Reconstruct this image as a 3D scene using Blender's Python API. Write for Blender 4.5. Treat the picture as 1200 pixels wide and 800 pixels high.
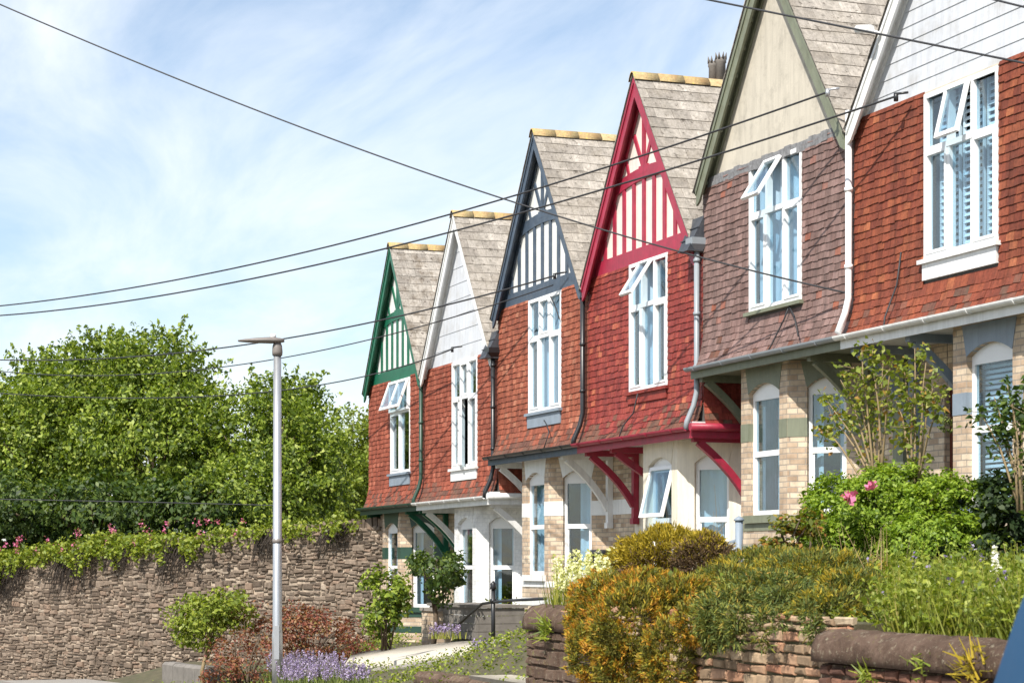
import bpy, bmesh, math, random
import numpy as np
from mathutils import Vector, Matrix, noise as mnoise

R = math.radians
rnd = random.Random(7)
rng = np.random.default_rng(11)
scene = bpy.context.scene
for o in list(bpy.data.objects):
    bpy.data.objects.remove(o)
col = scene.collection

# ------------------------------------------------------------------ camera
# x runs along the terrace (up the hill to the right), y runs into the houses, z up
CAMX, CAMY, EYE = 24.03, -13.5, 1.6
A20 = R(20)
F = 2450.0
cam = bpy.data.cameras.new('camera')
cam.lens = 36.0 * F / 1200.0
cam.sensor_width = 36.0
cam.shift_y = 265.0 / 1200.0
cam.clip_start = 0.1
cam.clip_end = 3000
cam.dof.use_dof = True
cam.dof.focus_distance = 33.0
cam.dof.aperture_fstop = 7.1
co = bpy.data.objects.new('camera', cam)
col.objects.link(co)
co.location = (CAMX, CAMY, EYE)
fw = Vector((-math.cos(A20), math.sin(A20), 0))
co.rotation_euler = fw.to_track_quat('-Z', 'Y').to_euler()
scene.camera = co

# ------------------------------------------------------------------ light
SUN_EL = R(47)
sun_h = Vector((0.66, -0.751, 0)).normalized()
sun_dir = Vector((sun_h.x * math.cos(SUN_EL), sun_h.y * math.cos(SUN_EL), math.sin(SUN_EL)))
sl = bpy.data.lights.new('sun', 'SUN')
sl.energy = 5.0
sl.angle = R(0.53)
sl.color = (1.0, 0.95, 0.86)
so = bpy.data.objects.new('sun', sl)
col.objects.link(so)
so.rotation_euler = sun_dir.to_track_quat('Z', 'Y').to_euler()
so.location = (0, 0, 60)

world = bpy.data.worlds.new('World')
scene.world = world
world.use_nodes = True
wn, wl = world.node_tree.nodes, world.node_tree.links
wn.clear()
w_out = wn.new('ShaderNodeOutputWorld')
w_bg = wn.new('ShaderNodeBackground')
w_bg.inputs['Strength'].default_value = 0.12
w_sky = wn.new('ShaderNodeTexSky')
w_sky.sky_type = 'NISHITA'
w_sky.sun_disc = False
w_sky.sun_elevation = SUN_EL
w_sky.sun_rotation = math.atan2(sun_h.x, sun_h.y)
w_sky.air_density = 1.0
w_sky.dust_density = 0.6
w_sky.ozone_density = 1.6
# thin high cloud: noise on the sky dome, stretched over a plane overhead
w_tc = wn.new('ShaderNodeTexCoord')
w_sep = wn.new('ShaderNodeSeparateXYZ')
wl.new(w_tc.outputs['Generated'], w_sep.inputs[0])
w_add = wn.new('ShaderNodeMath'); w_add.operation = 'ADD'; w_add.inputs[1].default_value = 0.16
wl.new(w_sep.outputs['Z'], w_add.inputs[0])
def wdiv(o):
    d = wn.new('ShaderNodeMath'); d.operation = 'DIVIDE'
    wl.new(o, d.inputs[0]); wl.new(w_add.outputs[0], d.inputs[1])
    return d.outputs[0]
w_cmb = wn.new('ShaderNodeCombineXYZ')
wl.new(wdiv(w_sep.outputs['X']), w_cmb.inputs[0])
wl.new(wdiv(w_sep.outputs['Y']), w_cmb.inputs[1])
w_map = wn.new('ShaderNodeMapping')
w_map.inputs['Rotation'].default_value = (0, 0, R(35))
w_map.inputs['Scale'].default_value = (1.0, 2.3, 1.0)
w_map.inputs['Location'].default_value = (3.35, 1.4, 0)
wl.new(w_cmb.outputs[0], w_map.inputs['Vector'])
w_n1 = wn.new('ShaderNodeTexNoise')
w_n1.inputs['Scale'].default_value = 1.15
w_n1.inputs['Detail'].default_value = 9
w_n1.inputs['Roughness'].default_value = 0.58
w_n1.inputs['Distortion'].default_value = 0.5
wl.new(w_map.outputs[0], w_n1.inputs['Vector'])
w_rmp = wn.new('ShaderNodeValToRGB')
w_rmp.color_ramp.elements[0].position = 0.36
w_rmp.color_ramp.elements[0].color = (0.0, 0.0, 0.0, 1)
w_rmp.color_ramp.elements[1].position = 0.66
w_rmp.color_ramp.elements[1].color = (1, 1, 1, 1)
wl.new(w_n1.outputs['Fac'], w_rmp.inputs[0])
w_mix = wn.new('ShaderNodeMix'); w_mix.data_type = 'RGBA'
w_mfac = wn.new('ShaderNodeMath'); w_mfac.operation = 'MULTIPLY_ADD'
w_mfac.inputs[1].default_value = 0.66; w_mfac.inputs[2].default_value = 0.13
wl.new(w_rmp.outputs[0], w_mfac.inputs[0])
wl.new(w_mfac.outputs[0], w_mix.inputs['Factor'])
wl.new(w_sky.outputs[0], w_mix.inputs['A'])
w_mix.inputs['B'].default_value = (7.2, 7.5, 7.8, 1)
wl.new(w_mix.outputs['Result'], w_bg.inputs['Color'])
wl.new(w_bg.outputs[0], w_out.inputs[0])

scene.view_settings.view_transform = 'Standard'
scene.view_settings.look = 'None'
scene.view_settings.gamma = 1.0
scene.view_settings.exposure = 0.44
scene.view_settings.use_curve_mapping = False
scene.render.engine = 'CYCLES'
scene.cycles.max_bounces = 7
scene.cycles.transparent_max_bounces = 12

# ------------------------------------------------------------------ helpers
def at(px, py, y):
    """photo pixel -> world point on the vertical plane at that y (parallel to the terrace)"""
    Z = (y - CAMY) / math.cos(A20) * F / (px + 600 * 0 + F * math.tan(A20) - 600)
    X = (px - 600) / F * Z
    return Vector((CAMX + X * math.sin(A20) - Z * math.cos(A20),
                   CAMY + X * math.cos(A20) + Z * math.sin(A20),
                   EYE + (665 - py) / F * Z))

def atz(px, py, Z):
    """photo pixel -> world point at view depth Z"""
    X = (px - 600) / F * Z
    return Vector((CAMX + X * math.sin(A20) - Z * math.cos(A20),
                   CAMY + X * math.cos(A20) + Z * math.sin(A20),
                   EYE + (665 - py) / F * Z))

def sstep(a, b, x):
    t = max(0.0, min(1.0, (x - a) / (b - a)))
    return t * t * (3 - 2 * t)

def lerp(a, b, t):
    return a + (b - a) * t

class MB:
    """collects faces with uv (in metres) and material slots; build() links ONE mesh object"""
    def __init__(self):
        self.v, self.f, self.uv, self.mi, self.sm = [], [], [], [], []
    def face(self, pts, uvs=None, m=0, smooth=False):
        b = len(self.v)
        self.v.extend([tuple(p) for p in pts])
        self.f.append(tuple(range(b, b + len(pts))))
        if uvs is None:
            p0 = Vector(pts[0]); e = (Vector(pts[1]) - p0)
            e = e.normalized() if e.length > 1e-9 else Vector((1, 0, 0))
            n = e.cross(Vector(pts[-1]) - p0)
            n = n.normalized() if n.length > 1e-9 else Vector((0, 0, 1))
            g = n.cross(e)
            if abs(n.z) < 0.5:
                g = Vector((0, 0, 1)); e = g.cross(n)
                e = e.normalized()
            uvs = [(e.dot(Vector(p)), g.dot(Vector(p))) for p in pts]
        self.uv.append(uvs); self.mi.append(m); self.sm.append(smooth)
    def mesh(self, verts, faces, m=0, smooth=False):
        b = len(self.v)
        self.v.extend([tuple(p) for p in verts])
        for fc in faces:
            self.f.append(tuple(b + i for i in fc))
            self.uv.append([(verts[i][0] + verts[i][1], verts[i][2]) for i in fc])
            self.mi.append(m); self.sm.append(smooth)
    def box(self, x0, x1, y0, y1, z0, z1, m=0):
        v = [(x, y, z) for z in (z0, z1) for y in (y0, y1) for x in (x0, x1)]
        for q in ((0, 1, 5, 4), (3, 2, 6, 7), (2, 0, 4, 6), (1, 3, 7, 5), (4, 5, 7, 6), (1, 0, 2, 3)):
            self.face([v[i] for i in q], None, m)
    def obox(self, c, ax, ay, az, hx, hy, hz, m=0):
        c = Vector(c); ax, ay, az = Vector(ax), Vector(ay), Vector(az)
        v = [c + ax * (sx * hx) + ay * (sy * hy) + az * (sz * hz) for sz in (-1, 1) for sy in (-1, 1) for sx in (-1, 1)]
        self.mesh(v, [(0, 1, 5, 4), (3, 2, 6, 7), (2, 0, 4, 6), (1, 3, 7, 5), (4, 5, 7, 6), (1, 0, 2, 3)], m)
    def prism(self, poly, o, u, v, d0, d1, m=0, u0=0.0):
        """polygon (a,b) in the frame o + a*u + b*v, extruded from d0 to d1 along n = u x v"""
        o, u, v = Vector(o), Vector(u), Vector(v)
        n = u.cross(v)
        fr = [o + u * a + v * b + n * d1 for a, b in poly]
        bk = [o + u * a + v * b + n * d0 for a, b in poly]
        self.face(fr, [(a + u0, b) for a, b in poly], m)
        self.face(bk[::-1], [(a + u0, b) for a, b in poly][::-1], m)
        k = len(poly)
        for i in range(k):
            j = (i + 1) % k
            pa, pb = poly[i], poly[j]
            if abs(pa[0] - pb[0]) < abs(pa[1] - pb[1]):
                uvs = [(u0 + pa[0] + d1, pa[1]), (u0 + pa[0] + d0, pa[1]), (u0 + pa[0] + d0, pb[1]), (u0 + pa[0] + d1, pb[1])]
            else:
                uvs = [(u0 + pa[0], pa[1] + d1), (u0 + pa[0], pa[1] + d0), (u0 + pb[0], pa[1] + d0), (u0 + pb[0], pa[1] + d1)]
            self.face([fr[i], bk[i], bk[j], fr[j]], uvs, m)
    def tube(self, pts, r, n=8, m=0, caps=True):
        pts = [Vector(p) for p in pts]
        rs = r if isinstance(r, (list, tuple)) else [r] * len(pts)
        rings = []
        prev = None
        for i, p in enumerate(pts):
            t = (pts[min(i + 1, len(pts) - 1)] - pts[max(i - 1, 0)])
            t = t.normalized() if t.length > 1e-9 else Vector((0, 0, 1))
            if prev is None:
                a = Vector((0, 0, 1)) if abs(t.z) < 0.9 else Vector((1, 0, 0))
                a = (a - t * a.dot(t)).normalized()
            else:
                a = prev - t * prev.dot(t)
                a = a.normalized() if a.length > 1e-6 else t.orthogonal().normalized()
            prev = a
            b = t.cross(a)
            rings.append([p + (a * math.cos(2 * math.pi * k / n) + b * math.sin(2 * math.pi * k / n)) * rs[i] for k in range(n)])
        vv = [q for rg in rings for q in rg]
        fs = []
        for i in range(len(rings) - 1):
            for k in range(n):
                fs.append((i * n + k, i * n + (k + 1) % n, (i + 1) * n + (k + 1) % n, (i + 1) * n + k))
        base = len(self.v)
        self.mesh(vv, fs, m, True)
        if caps:
            self.f.append(tuple(base + k for k in range(n))[::-1]); self.uv.append([(0, 0)] * n); self.mi.append(m); self.sm.append(False)
            e = base + (len(rings) - 1) * n
            self.f.append(tuple(e + k for k in range(n))); self.uv.append([(0, 0)] * n); self.mi.append(m); self.sm.append(False)
    def build(self, name, mats, parent=None, recalc=True, offset=None):
        me = bpy.data.meshes.new(name)
        vs = self.v
        if offset is not None:
            vs = [(a - offset[0], b - offset[1], c - offset[2]) for a, b, c in vs]
        me.from_pydata(vs, [], self.f)
        uvl = me.uv_layers.new(name='UVMap')
        flat = np.array([c for fc in self.uv for p in fc for c in p], dtype=np.float32)
        uvl.data.foreach_set('uv', flat)
        me.polygons.foreach_set('material_index', self.mi)
        me.polygons.foreach_set('use_smooth', self.sm)
        if not isinstance(mats, (list, tuple)):
            mats = [mats]
        for m in mats:
            me.materials.append(m)
        if recalc:
            bm = bmesh.new(); bm.from_mesh(me)
            bmesh.ops.remove_doubles(bm, verts=bm.verts, dist=1e-6) if len(self.v) < 4000 else None
            bmesh.ops.recalc_face_normals(bm, faces=bm.faces)
            bm.to_mesh(me); bm.free()
        ob = bpy.data.objects.new(name, me)
        col.objects.link(ob)
        if parent is not None:
            ob.parent = parent
        return ob

def tag(o, label, cat, group=None):
    o['label'] = label; o['category'] = cat
    if group: o['group'] = group
    return o

def thing(name, label, cat, loc, group=None):
    o = bpy.data.objects.new(name, None)
    o.empty_display_size = 0.3
    col.objects.link(o)
    o.location = loc
    tag(o, label, cat, group)
    return o

def structure(o):
    o['kind'] = 'structure'; return o

def quick_mesh(name, V, Fq, mats, parent=None, offset=None, mi=None, smooth=False):
    """numpy verts (N,3), quads (M,4)"""
    me = bpy.data.meshes.new(name)
    V = np.asarray(V, dtype=np.float32)
    if offset is not None:
        V = V - np.array(offset, dtype=np.float32)
    Fq = np.asarray(Fq, dtype=np.int32)
    me.vertices.add(len(V)); me.vertices.foreach_set('co', V.ravel())
    k = Fq.shape[1]
    me.loops.add(Fq.size); me.loops.foreach_set('vertex_index', Fq.ravel())
    me.polygons.add(len(Fq))
    me.polygons.foreach_set('loop_start', np.arange(0, Fq.size, k, dtype=np.int32))
    if not isinstance(mats, (list, tuple)): mats = [mats]
    for m in mats: me.materials.append(m)
    if mi is not None: me.polygons.foreach_set('material_index', np.asarray(mi, dtype=np.int32))
    if smooth: me.polygons.foreach_set('use_smooth', np.ones(len(Fq), dtype=bool))
    me.update(calc_edges=True)
    ob = bpy.data.objects.new(name, me)
    col.objects.link(ob)
    if parent is not None: ob.parent = parent
    return ob

# ------------------------------------------------------------------ materials
def nmat(name):
    m = bpy.data.materials.new(name); m.use_nodes = True
    nt = m.node_tree; b = nt.nodes['Principled BSDF']
    return m, nt.nodes, nt.links, b

def ramp(nodes, stops):
    r = nodes.new('ShaderNodeValToRGB')
    e = r.color_ramp.elements
    while len(e) < len(stops): e.new(0.5)
    for i, (p, c) in enumerate(stops):
        e[i].position = p; e[i].color = (c[0], c[1], c[2], 1)
    return r

def noise_node(nodes, links, scale, detail=5, rough=0.6, coord='Object', vec=None):
    n = nodes.new('ShaderNodeTexNoise')
    n.inputs['Scale'].default_value = scale; n.inputs['Detail'].default_value = detail
    n.inputs['Roughness'].default_value = rough
    if vec is None:
        tc = nodes.new('ShaderNodeTexCoord'); vec = tc.outputs[coord]
    links.new(vec, n.inputs['Vector'])
    return n

def mixc(nodes, links, fac, a, b, mode='MIX'):
    m = nodes.new('ShaderNodeMix'); m.data_type = 'RGBA'; m.blend_type = mode
    for s, v in (('Factor', fac), ('A', a), ('B', b)):
        if isinstance(v, (int, float)): m.inputs[s].default_value = v
        elif isinstance(v, tuple): m.inputs[s].default_value = (v[0], v[1], v[2], 1)
        else: links.new(v, m.inputs[s])
    return m.outputs['Result']

def bump(nodes, links, b, h, strength=0.3, dist=0.02):
    bp = nodes.new('ShaderNodeBump')
    bp.inputs['Strength'].default_value = strength; bp.inputs['Distance'].default_value = dist
    links.new(h, bp.inputs['Height']); links.new(bp.outputs[0], b.inputs['Normal'])

def paint(name, c, rough=0.5, var=0.25, scale=3.0, dirt=None, bumpy=0.08, dirt_amt=0.35, metallic=0.0):
    m, n, l, b = nmat(name)
    n1 = noise_node(n, l, scale, 7, 0.65)
    r = ramp(n, [(0.3, tuple(x * (1 - var) for x in c)), (0.62, c), (0.85, tuple(min(1, x * (1 + var * 0.5)) for x in c))])
    l.new(n1.outputs['Fac'], r.inputs[0])
    out = r.outputs[0]
    if dirt is not None:
        n2 = noise_node(n, l, scale * 1.7, 9, 0.72)
        r2 = ramp(n, [(0.5, (0, 0, 0)), (0.72, (dirt_amt,) * 3)])
        l.new(n2.outputs['Fac'], r2.inputs[0])
        out = mixc(n, l, r2.outputs[0], out, dirt)
    if dirt is not None:
        tc = n.new('ShaderNodeTexCoord'); mp = n.new('ShaderNodeMapping'); mp.inputs['Scale'].default_value = (5, 5, .5)
        l.new(tc.outputs['Object'], mp.inputs['Vector'])
        n5 = noise_node(n, l, 1.8, 8, 0.75, vec=mp.outputs[0])
        r5 = ramp(n, [(0.32, (.84,) * 3), (0.56, (1.04,) * 3)]); l.new(n5.outputs['Fac'], r5.inputs[0])
        out = mixc(n, l, 1.0, out, r5.outputs[0], 'MULTIPLY')
    l.new(out, b.inputs['Base Color'])
    b.inputs['Roughness'].default_value = rough
    b.inputs['Metallic'].default_value = metallic
    n3 = noise_node(n, l, 40, 4)
    bump(n, l, b, n3.outputs['Fac'], bumpy, 0.01)
    return m

def island(name, stops, rough=0.8, scale=25, var=0.35, bumps=0.35, stain=None, stain_scale=1.2, stain_amt=0.6, spec=0.3, speck=None, streak=0.0):
    """each separate piece of the mesh takes its own tint"""
    m, n, l, b = nmat(name)
    g = n.new('ShaderNodeNewGeometry')
    r = ramp(n, stops); r.color_ramp.interpolation = 'LINEAR'
    l.new(g.outputs['Random Per Island'], r.inputs[0])
    n1 = noise_node(n, l, scale, 5, 0.7)
    rr = ramp(n, [(0.3, (1 - var,) * 3), (0.7, (1 + var * 0.6,) * 3)])
    l.new(n1.outputs['Fac'], rr.inputs[0])
    out = mixc(n, l, 1.0, r.outputs[0], rr.outputs[0], 'MULTIPLY')
    if stain is not None:
        n2 = noise_node(n, l, stain_scale, 8, 0.7)
        r2 = ramp(n, [(0.48, (0, 0, 0)), (0.68, (stain_amt,) * 3)])
        l.new(n2.outputs['Fac'], r2.inputs[0])
        out = mixc(n, l, r2.outputs[0], out, stain)
    if streak:
        tc = n.new('ShaderNodeTexCoord'); mp = n.new('ShaderNodeMapping'); mp.inputs['Scale'].default_value = (3.2, 3.2, .35)
        l.new(tc.outputs['Object'], mp.inputs['Vector'])
        n5 = noise_node(n, l, 1.6, 8, 0.75, vec=mp.outputs[0])
        r5 = ramp(n, [(0.32, (1 - streak,) * 3), (0.60, (1.22,) * 3)]); l.new(n5.outputs['Fac'], r5.inputs[0])
        out = mixc(n, l, 1.0, out, r5.outputs[0], 'MULTIPLY')
    if speck is not None:
        n4 = noise_node(n, l, 9, 6, 0.75)
        r4 = ramp(n, [(0.585, (0, 0, 0)), (0.63, (0.85,) * 3)])
        l.new(n4.outputs['Fac'], r4.inputs[0])
        out = mixc(n, l, r4.outputs[0], out, speck)
    l.new(out, b.inputs['Base Color'])
    b.inputs['Roughness'].default_value = rough
    b.inputs['Specular IOR Level'].default_value = spec
    bump(n, l, b, n1.outputs['Fac'], bumps, 0.012)
    return m

def leafmat(name, stops, trans=0.35, rough=0.5):
    m, n, l, b = nmat(name)
    g = n.new('ShaderNodeNewGeometry')
    r = ramp(n, stops)
    l.new(g.outputs['Random Per Island'], r.inputs[0])
    l.new(r.outputs[0], b.inputs['Base Color'])
    b.inputs['Roughness'].default_value = rough
    b.inputs['Specular IOR Level'].default_value = 0.35
    tr = n.new('ShaderNodeBsdfTranslucent')
    tc = mixc(n, l, 1.0, r.outputs[0], (1.3, 1.35, 0.55), 'MULTIPLY')
    l.new(tc, tr.inputs['Color'])
    mx = n.new('ShaderNodeMixShader'); mx.inputs[0].default_value = trans
    l.new(b.outputs[0], mx.inputs[1]); l.new(tr.outputs[0], mx.inputs[2])
    l.new(mx.outputs[0], n['Material Output'].inputs['Surface'])
    return m

def brick(name, c1, c2, mortar, painted=False, bw=0.225, rh=0.078):
    m, n, l, b = nmat(name)
    uv = n.new('ShaderNodeTexCoord')
    t = n.new('ShaderNodeTexBrick')
    t.inputs['Scale'].default_value = 1.0
    t.inputs['Brick Width'].default_value = bw
    t.inputs['Row Height'].default_value = rh
    t.inputs['Mortar Size'].default_value = 0.008
    t.inputs['Mortar Smooth'].default_value = 0.25
    t.inputs['Bias'].default_value = 0.0
    t.inputs['Color1'].default_value = (*c1, 1); t.inputs['Color2'].default_value = (*c2, 1)
    t.inputs['Mortar'].default_value = (*mortar, 1)
    l.new(uv.outputs['UV'], t.inputs['Vector'])
    n1 = noise_node(n, l, 5, 8, 0.7)
    rr = ramp(n, [(0.3, (0.68,) * 3), (0.7, (1.18,) * 3)])
    l.new(n1.outputs['Fac'], rr.inputs[0])
    out = mixc(n, l, 1.0, t.outputs['Color'], rr.outputs[0], 'MULTIPLY')
    # a second, larger brick-cell variation
    l.new(out, b.inputs['Base Color'])
    b.inputs['Roughness'].default_value = 0.55 if painted else 0.85
    n2 = noise_node(n, l, 60, 4, 0.6)
    ad = n.new('ShaderNodeMath'); ad.operation = 'MULTIPLY_ADD'
    ad.inputs[1].default_value = -1.0
    l.new(t.outputs['Fac'], ad.inputs[0])
    ml = n.new('ShaderNodeMath'); ml.operation = 'MULTIPLY'; ml.inputs[1].default_value = 0.35
    l.new(n2.outputs['Fac'], ml.inputs[0]); l.new(ml.outputs[0], ad.inputs[2])
    bump(n, l, b, ad.outputs[0], 0.55, 0.008)
    return m

def glassmat(name, f0=0.07, tint=(0.80, 0.90, 0.95)):
    m, n, l, b = nmat(name)
    n.remove(b)
    g_ = n.new('ShaderNodeNewGeometry')
    nz = noise_node(n, l, 1.3, 2, 0.5)
    bp = n.new('ShaderNodeBump'); bp.inputs['Strength'].default_value = 0.08; bp.inputs['Distance'].default_value = 0.08
    l.new(nz.outputs['Fac'], bp.inputs['Height'])
    dt = n.new('ShaderNodeVectorMath'); dt.operation = 'DOT_PRODUCT'
    l.new(g_.outputs['Normal'], dt.inputs[0]); l.new(g_.outputs['Incoming'], dt.inputs[1])
    def mth(op, a, bb=None):
        q = n.new('ShaderNodeMath'); q.operation = op
        for i, v in enumerate((a, bb)):
            if v is None: continue
            if isinstance(v, (int, float)): q.inputs[i].default_value = v
            else: l.new(v, q.inputs[i])
        return q.outputs[0]
    f = mth('ADD', mth('MULTIPLY', mth('POWER', mth('SUBTRACT', 1.0, mth('ABSOLUTE', dt.outputs['Value'])), 5.0), 1 - f0), f0)
    t = n.new('ShaderNodeBsdfTransparent'); t.inputs['Color'].default_value = (*tint, 1)
    g = n.new('ShaderNodeBsdfGlossy'); g.inputs['Roughness'].default_value = 0.02
    g.inputs['Color'].default_value = (0.95, 0.98, 1.0, 1)
    l.new(bp.outputs[0], g.inputs['Normal'])
    mx = n.new('ShaderNodeMixShader')
    l.new(f, mx.inputs[0]); l.new(t.outputs[0], mx.inputs[1]); l.new(g.outputs[0], mx.inputs[2])
    l.new(mx.outputs[0], n['Material Output'].inputs['Surface'])
    return m

M = {}
M['brick'] = brick('buff_brick', (0.66, 0.54, 0.40), (0.40, 0.28, 0.19), (0.34, 0.29, 0.24))
M['brick_white'] = brick('white_painted_brick', (0.80, 0.79, 0.77), (0.74, 0.73, 0.72), (0.70, 0.70, 0.69), True)
M['cream'] = paint('cream_masonry_paint', (0.74, 0.67, 0.55), 0.7, 0.10, 2.0, (0.45, 0.38, 0.28), 0.2, 0.3)
M['render'] = paint('cream_render', (0.56, 0.51, 0.425), 0.85, 0.12, 1.6, (0.20, 0.18, 0.15), 0.25, 0.5)
M['white'] = paint('white_gloss_paint', (0.78, 0.78, 0.77), 0.35, 0.05, 2.5, (0.45, 0.42, 0.36), 0.04, 0.18)
M['upvc'] = paint('white_plastic_frame', (0.83, 0.83, 0.83), 0.3, 0.04, 2.5, None, 0.02)
M['cladding'] = paint('white_weatherboard', (0.60, 0.62, 0.66), 0.5, 0.12, 1.3, (0.36, 0.33, 0.28), 0.05, 0.5)
M['white_panel'] = paint('white_gable_panel', (0.76, 0.76, 0.74), 0.6, 0.08, 3.0, (0.5, 0.47, 0.42), 0.1, 0.3)
M['pink_panel'] = paint('pale_pink_gable_panel', (0.80, 0.68, 0.62), 0.6, 0.08, 3.0, (0.5, 0.40, 0.36), 0.1, 0.3)
M['green_wood'] = paint('bottle_green_paint', (0.010, 0.135, 0.072), 0.42, 0.35, 5, (0.045, 0.10, 0.07), 0.15, 0.55)
M['dark_green'] = paint('deep_green_paint', (0.022, 0.062, 0.042), 0.45, 0.25, 3, None, 0.08)
M['slate_blue'] = paint('slate_blue_paint', (0.060, 0.088, 0.130), 0.45, 0.35, 5, (0.15, 0.15, 0.15), 0.15, 0.45)
M['crimson'] = paint('crimson_paint', (0.38, 0.022, 0.056), 0.45, 0.3, 5, (0.24, 0.045, 0.055), 0.15, 0.6)
M['sage'] = paint('sage_green_paint', (0.20, 0.215, 0.15), 0.55, 0.2, 3, (0.12, 0.11, 0.06), 0.1, 0.5)
M['blue_grey'] = paint('blue_grey_paint', (0.24, 0.29, 0.35), 0.55, 0.15, 3, (0.2, 0.2, 0.2), 0.1, 0.3)
M['grey'] = paint('mid_grey_plastic', (0.27, 0.30, 0.33), 0.4, 0.12, 3, None, 0.04)
M['black'] = paint('black_iron', (0.018, 0.019, 0.022), 0.35, 0.25, 6, None, 0.06)
M['lead'] = paint('dark_lead', (0.045, 0.052, 0.065), 0.5, 0.3, 4, (0.12, 0.12, 0.12), 0.2, 0.4)
M['flashing'] = paint('rough_grey_mortar', (0.25, 0.25, 0.26), 0.9, 0.45, 14, (0.08, 0.08, 0.08), 0.6, 0.7)
M['interior'] = paint('dim_room', (0.10, 0.095, 0.09), 0.9, 0.2)
M['curtain'] = paint('pale_curtain', (0.56, 0.62, 0.68), 0.9, 0.10, 2, None, 0.05)
M['blind'] = paint('white_shutter', (0.78, 0.80, 0.83), 0.5, 0.04, 2, None, 0.02)
M['oak_door'] = paint('red_brown_door', (0.12, 0.030, 0.018), 0.35, 0.3, 8, None, 0.06)
M['glass'] = glassmat('window_glass')
M['tileA'] = island('red_hung_tile', [(0.0, (0.21, 0.052, 0.030)), (0.45, (0.27, 0.068, 0.038)), (0.85, (0.31, 0.085, 0.050)), (1.0, (0.40, 0.13, 0.08))], stain=(0.16, 0.055, 0.035), stain_amt=0.45, streak=.42)
M['tileB'] = island('orange_hung_tile', [(0.0, (0.22, 0.062, 0.036)), (0.4, (0.29, 0.082, 0.046)), (0.85, (0.34, 0.106, 0.060)), (1.0, (0.44, 0.18, 0.11))], stain=(0.17, 0.065, 0.045), stain_amt=0.5, streak=.42)
M['tileC'] = island('crimson_painted_tile', [(0.0, (0.20, 0.032, 0.024)), (0.6, (0.27, 0.046, 0.034)), (0.90, (0.31, 0.060, 0.040)), (0.97, (0.40, 0.11, 0.06)), (1.0, (0.44, 0.14, 0.07))], rough=0.6, stain=(0.20, 0.03, 0.03), stain_amt=0.4, streak=.42)
M['tileD'] = island('mauve_painted_tile', [(0.0, (0.155, 0.098, 0.085)), (0.6, (0.215, 0.138, 0.122)), (0.965, (0.26, 0.168, 0.150)), (0.985, (0.30, 0.10, 0.06)), (1.0, (0.34, 0.11, 0.06))], rough=0.65, var=0.2, stain=(0.20, 0.10, 0.085), stain_amt=0.4, streak=.42)
M['tileE'] = island('rust_hung_tile', [(0.0, (0.16, 0.040, 0.024)), (0.4, (0.215, 0.055, 0.030)), (0.85, (0.265, 0.072, 0.036)), (0.95, (0.30, 0.090, 0.042)), (1.0, (0.42, 0.14, 0.065))], stain=(0.12, 0.045, 0.03), stain_amt=0.55, streak=.42)
M['moss_tile'] = island('weathered_tile', [(0.0, (0.12, 0.055, 0.040)), (0.5, (0.17, 0.070, 0.048)), (1.0, (0.23, 0.085, 0.055))], stain=(0.10, 0.085, 0.06), stain_amt=0.6, stain_scale=5)
M['slate'] = island('weathered_roof_slate', [(0.0, (0.27, 0.24, 0.21)), (0.5, (0.35, 0.315, 0.275)), (1.0, (0.42, 0.38, 0.335))], stain=(0.20, 0.17, 0.13), stain_amt=0.5, stain_scale=2.5, speck=(0.09, 0.075, 0.06), streak=.3)
M['slate_moss'] = island('mossy_roof_slate', [(0.0, (0.27, 0.24, 0.21)), (0.5, (0.35, 0.315, 0.275)), (1.0, (0.42, 0.38, 0.335))], stain=(0.13, 0.10, 0.07), stain_amt=0.9, stain_scale=3.5, speck=(0.05, 0.035, 0.025), streak=.3)
M['ridge'] = island('lichen_ridge_tile', [(0.0, (0.36, 0.22, 0.09)), (0.5, (0.42, 0.31, 0.15)), (1.0, (0.50, 0.42, 0.24))], stain=(0.36, 0.17, 0.07), stain_scale=6, speck=(0.50, 0.42, 0.08))
M['underlay'] = paint('roof_underside', (0.05, 0.045, 0.04), 0.9, 0.3)
M['stone'] = island('rubble_stone', [(0.0, (0.105, 0.078, 0.058)), (0.4, (0.185, 0.140, 0.105)), (0.75, (0.25, 0.195, 0.15)), (0.92, (0.235, 0.165, 0.12)), (1.0, (0.38, 0.31, 0.24))], rough=0.9, scale=14, var=0.45, bumps=0.8, stain=(0.06, 0.05, 0.042), stain_scale=.8, stain_amt=.5)
M['mortar'] = paint('pale_lime_mortar', (0.46, 0.37, 0.28), 0.95, 0.4, 9, (0.12, 0.09, 0.07), 0.6, 0.5)
M['stone_warm'] = island('warm_garden_stone', [(0.0, (0.20, 0.14, 0.09)), (0.3, (0.33, 0.23, 0.145)), (0.6, (0.42, 0.31, 0.20)), (0.85, (0.36, 0.17, 0.10)), (1.0, (0.48, 0.38, 0.26))], rough=0.9, scale=12, var=0.4, bumps=0.7)
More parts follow.
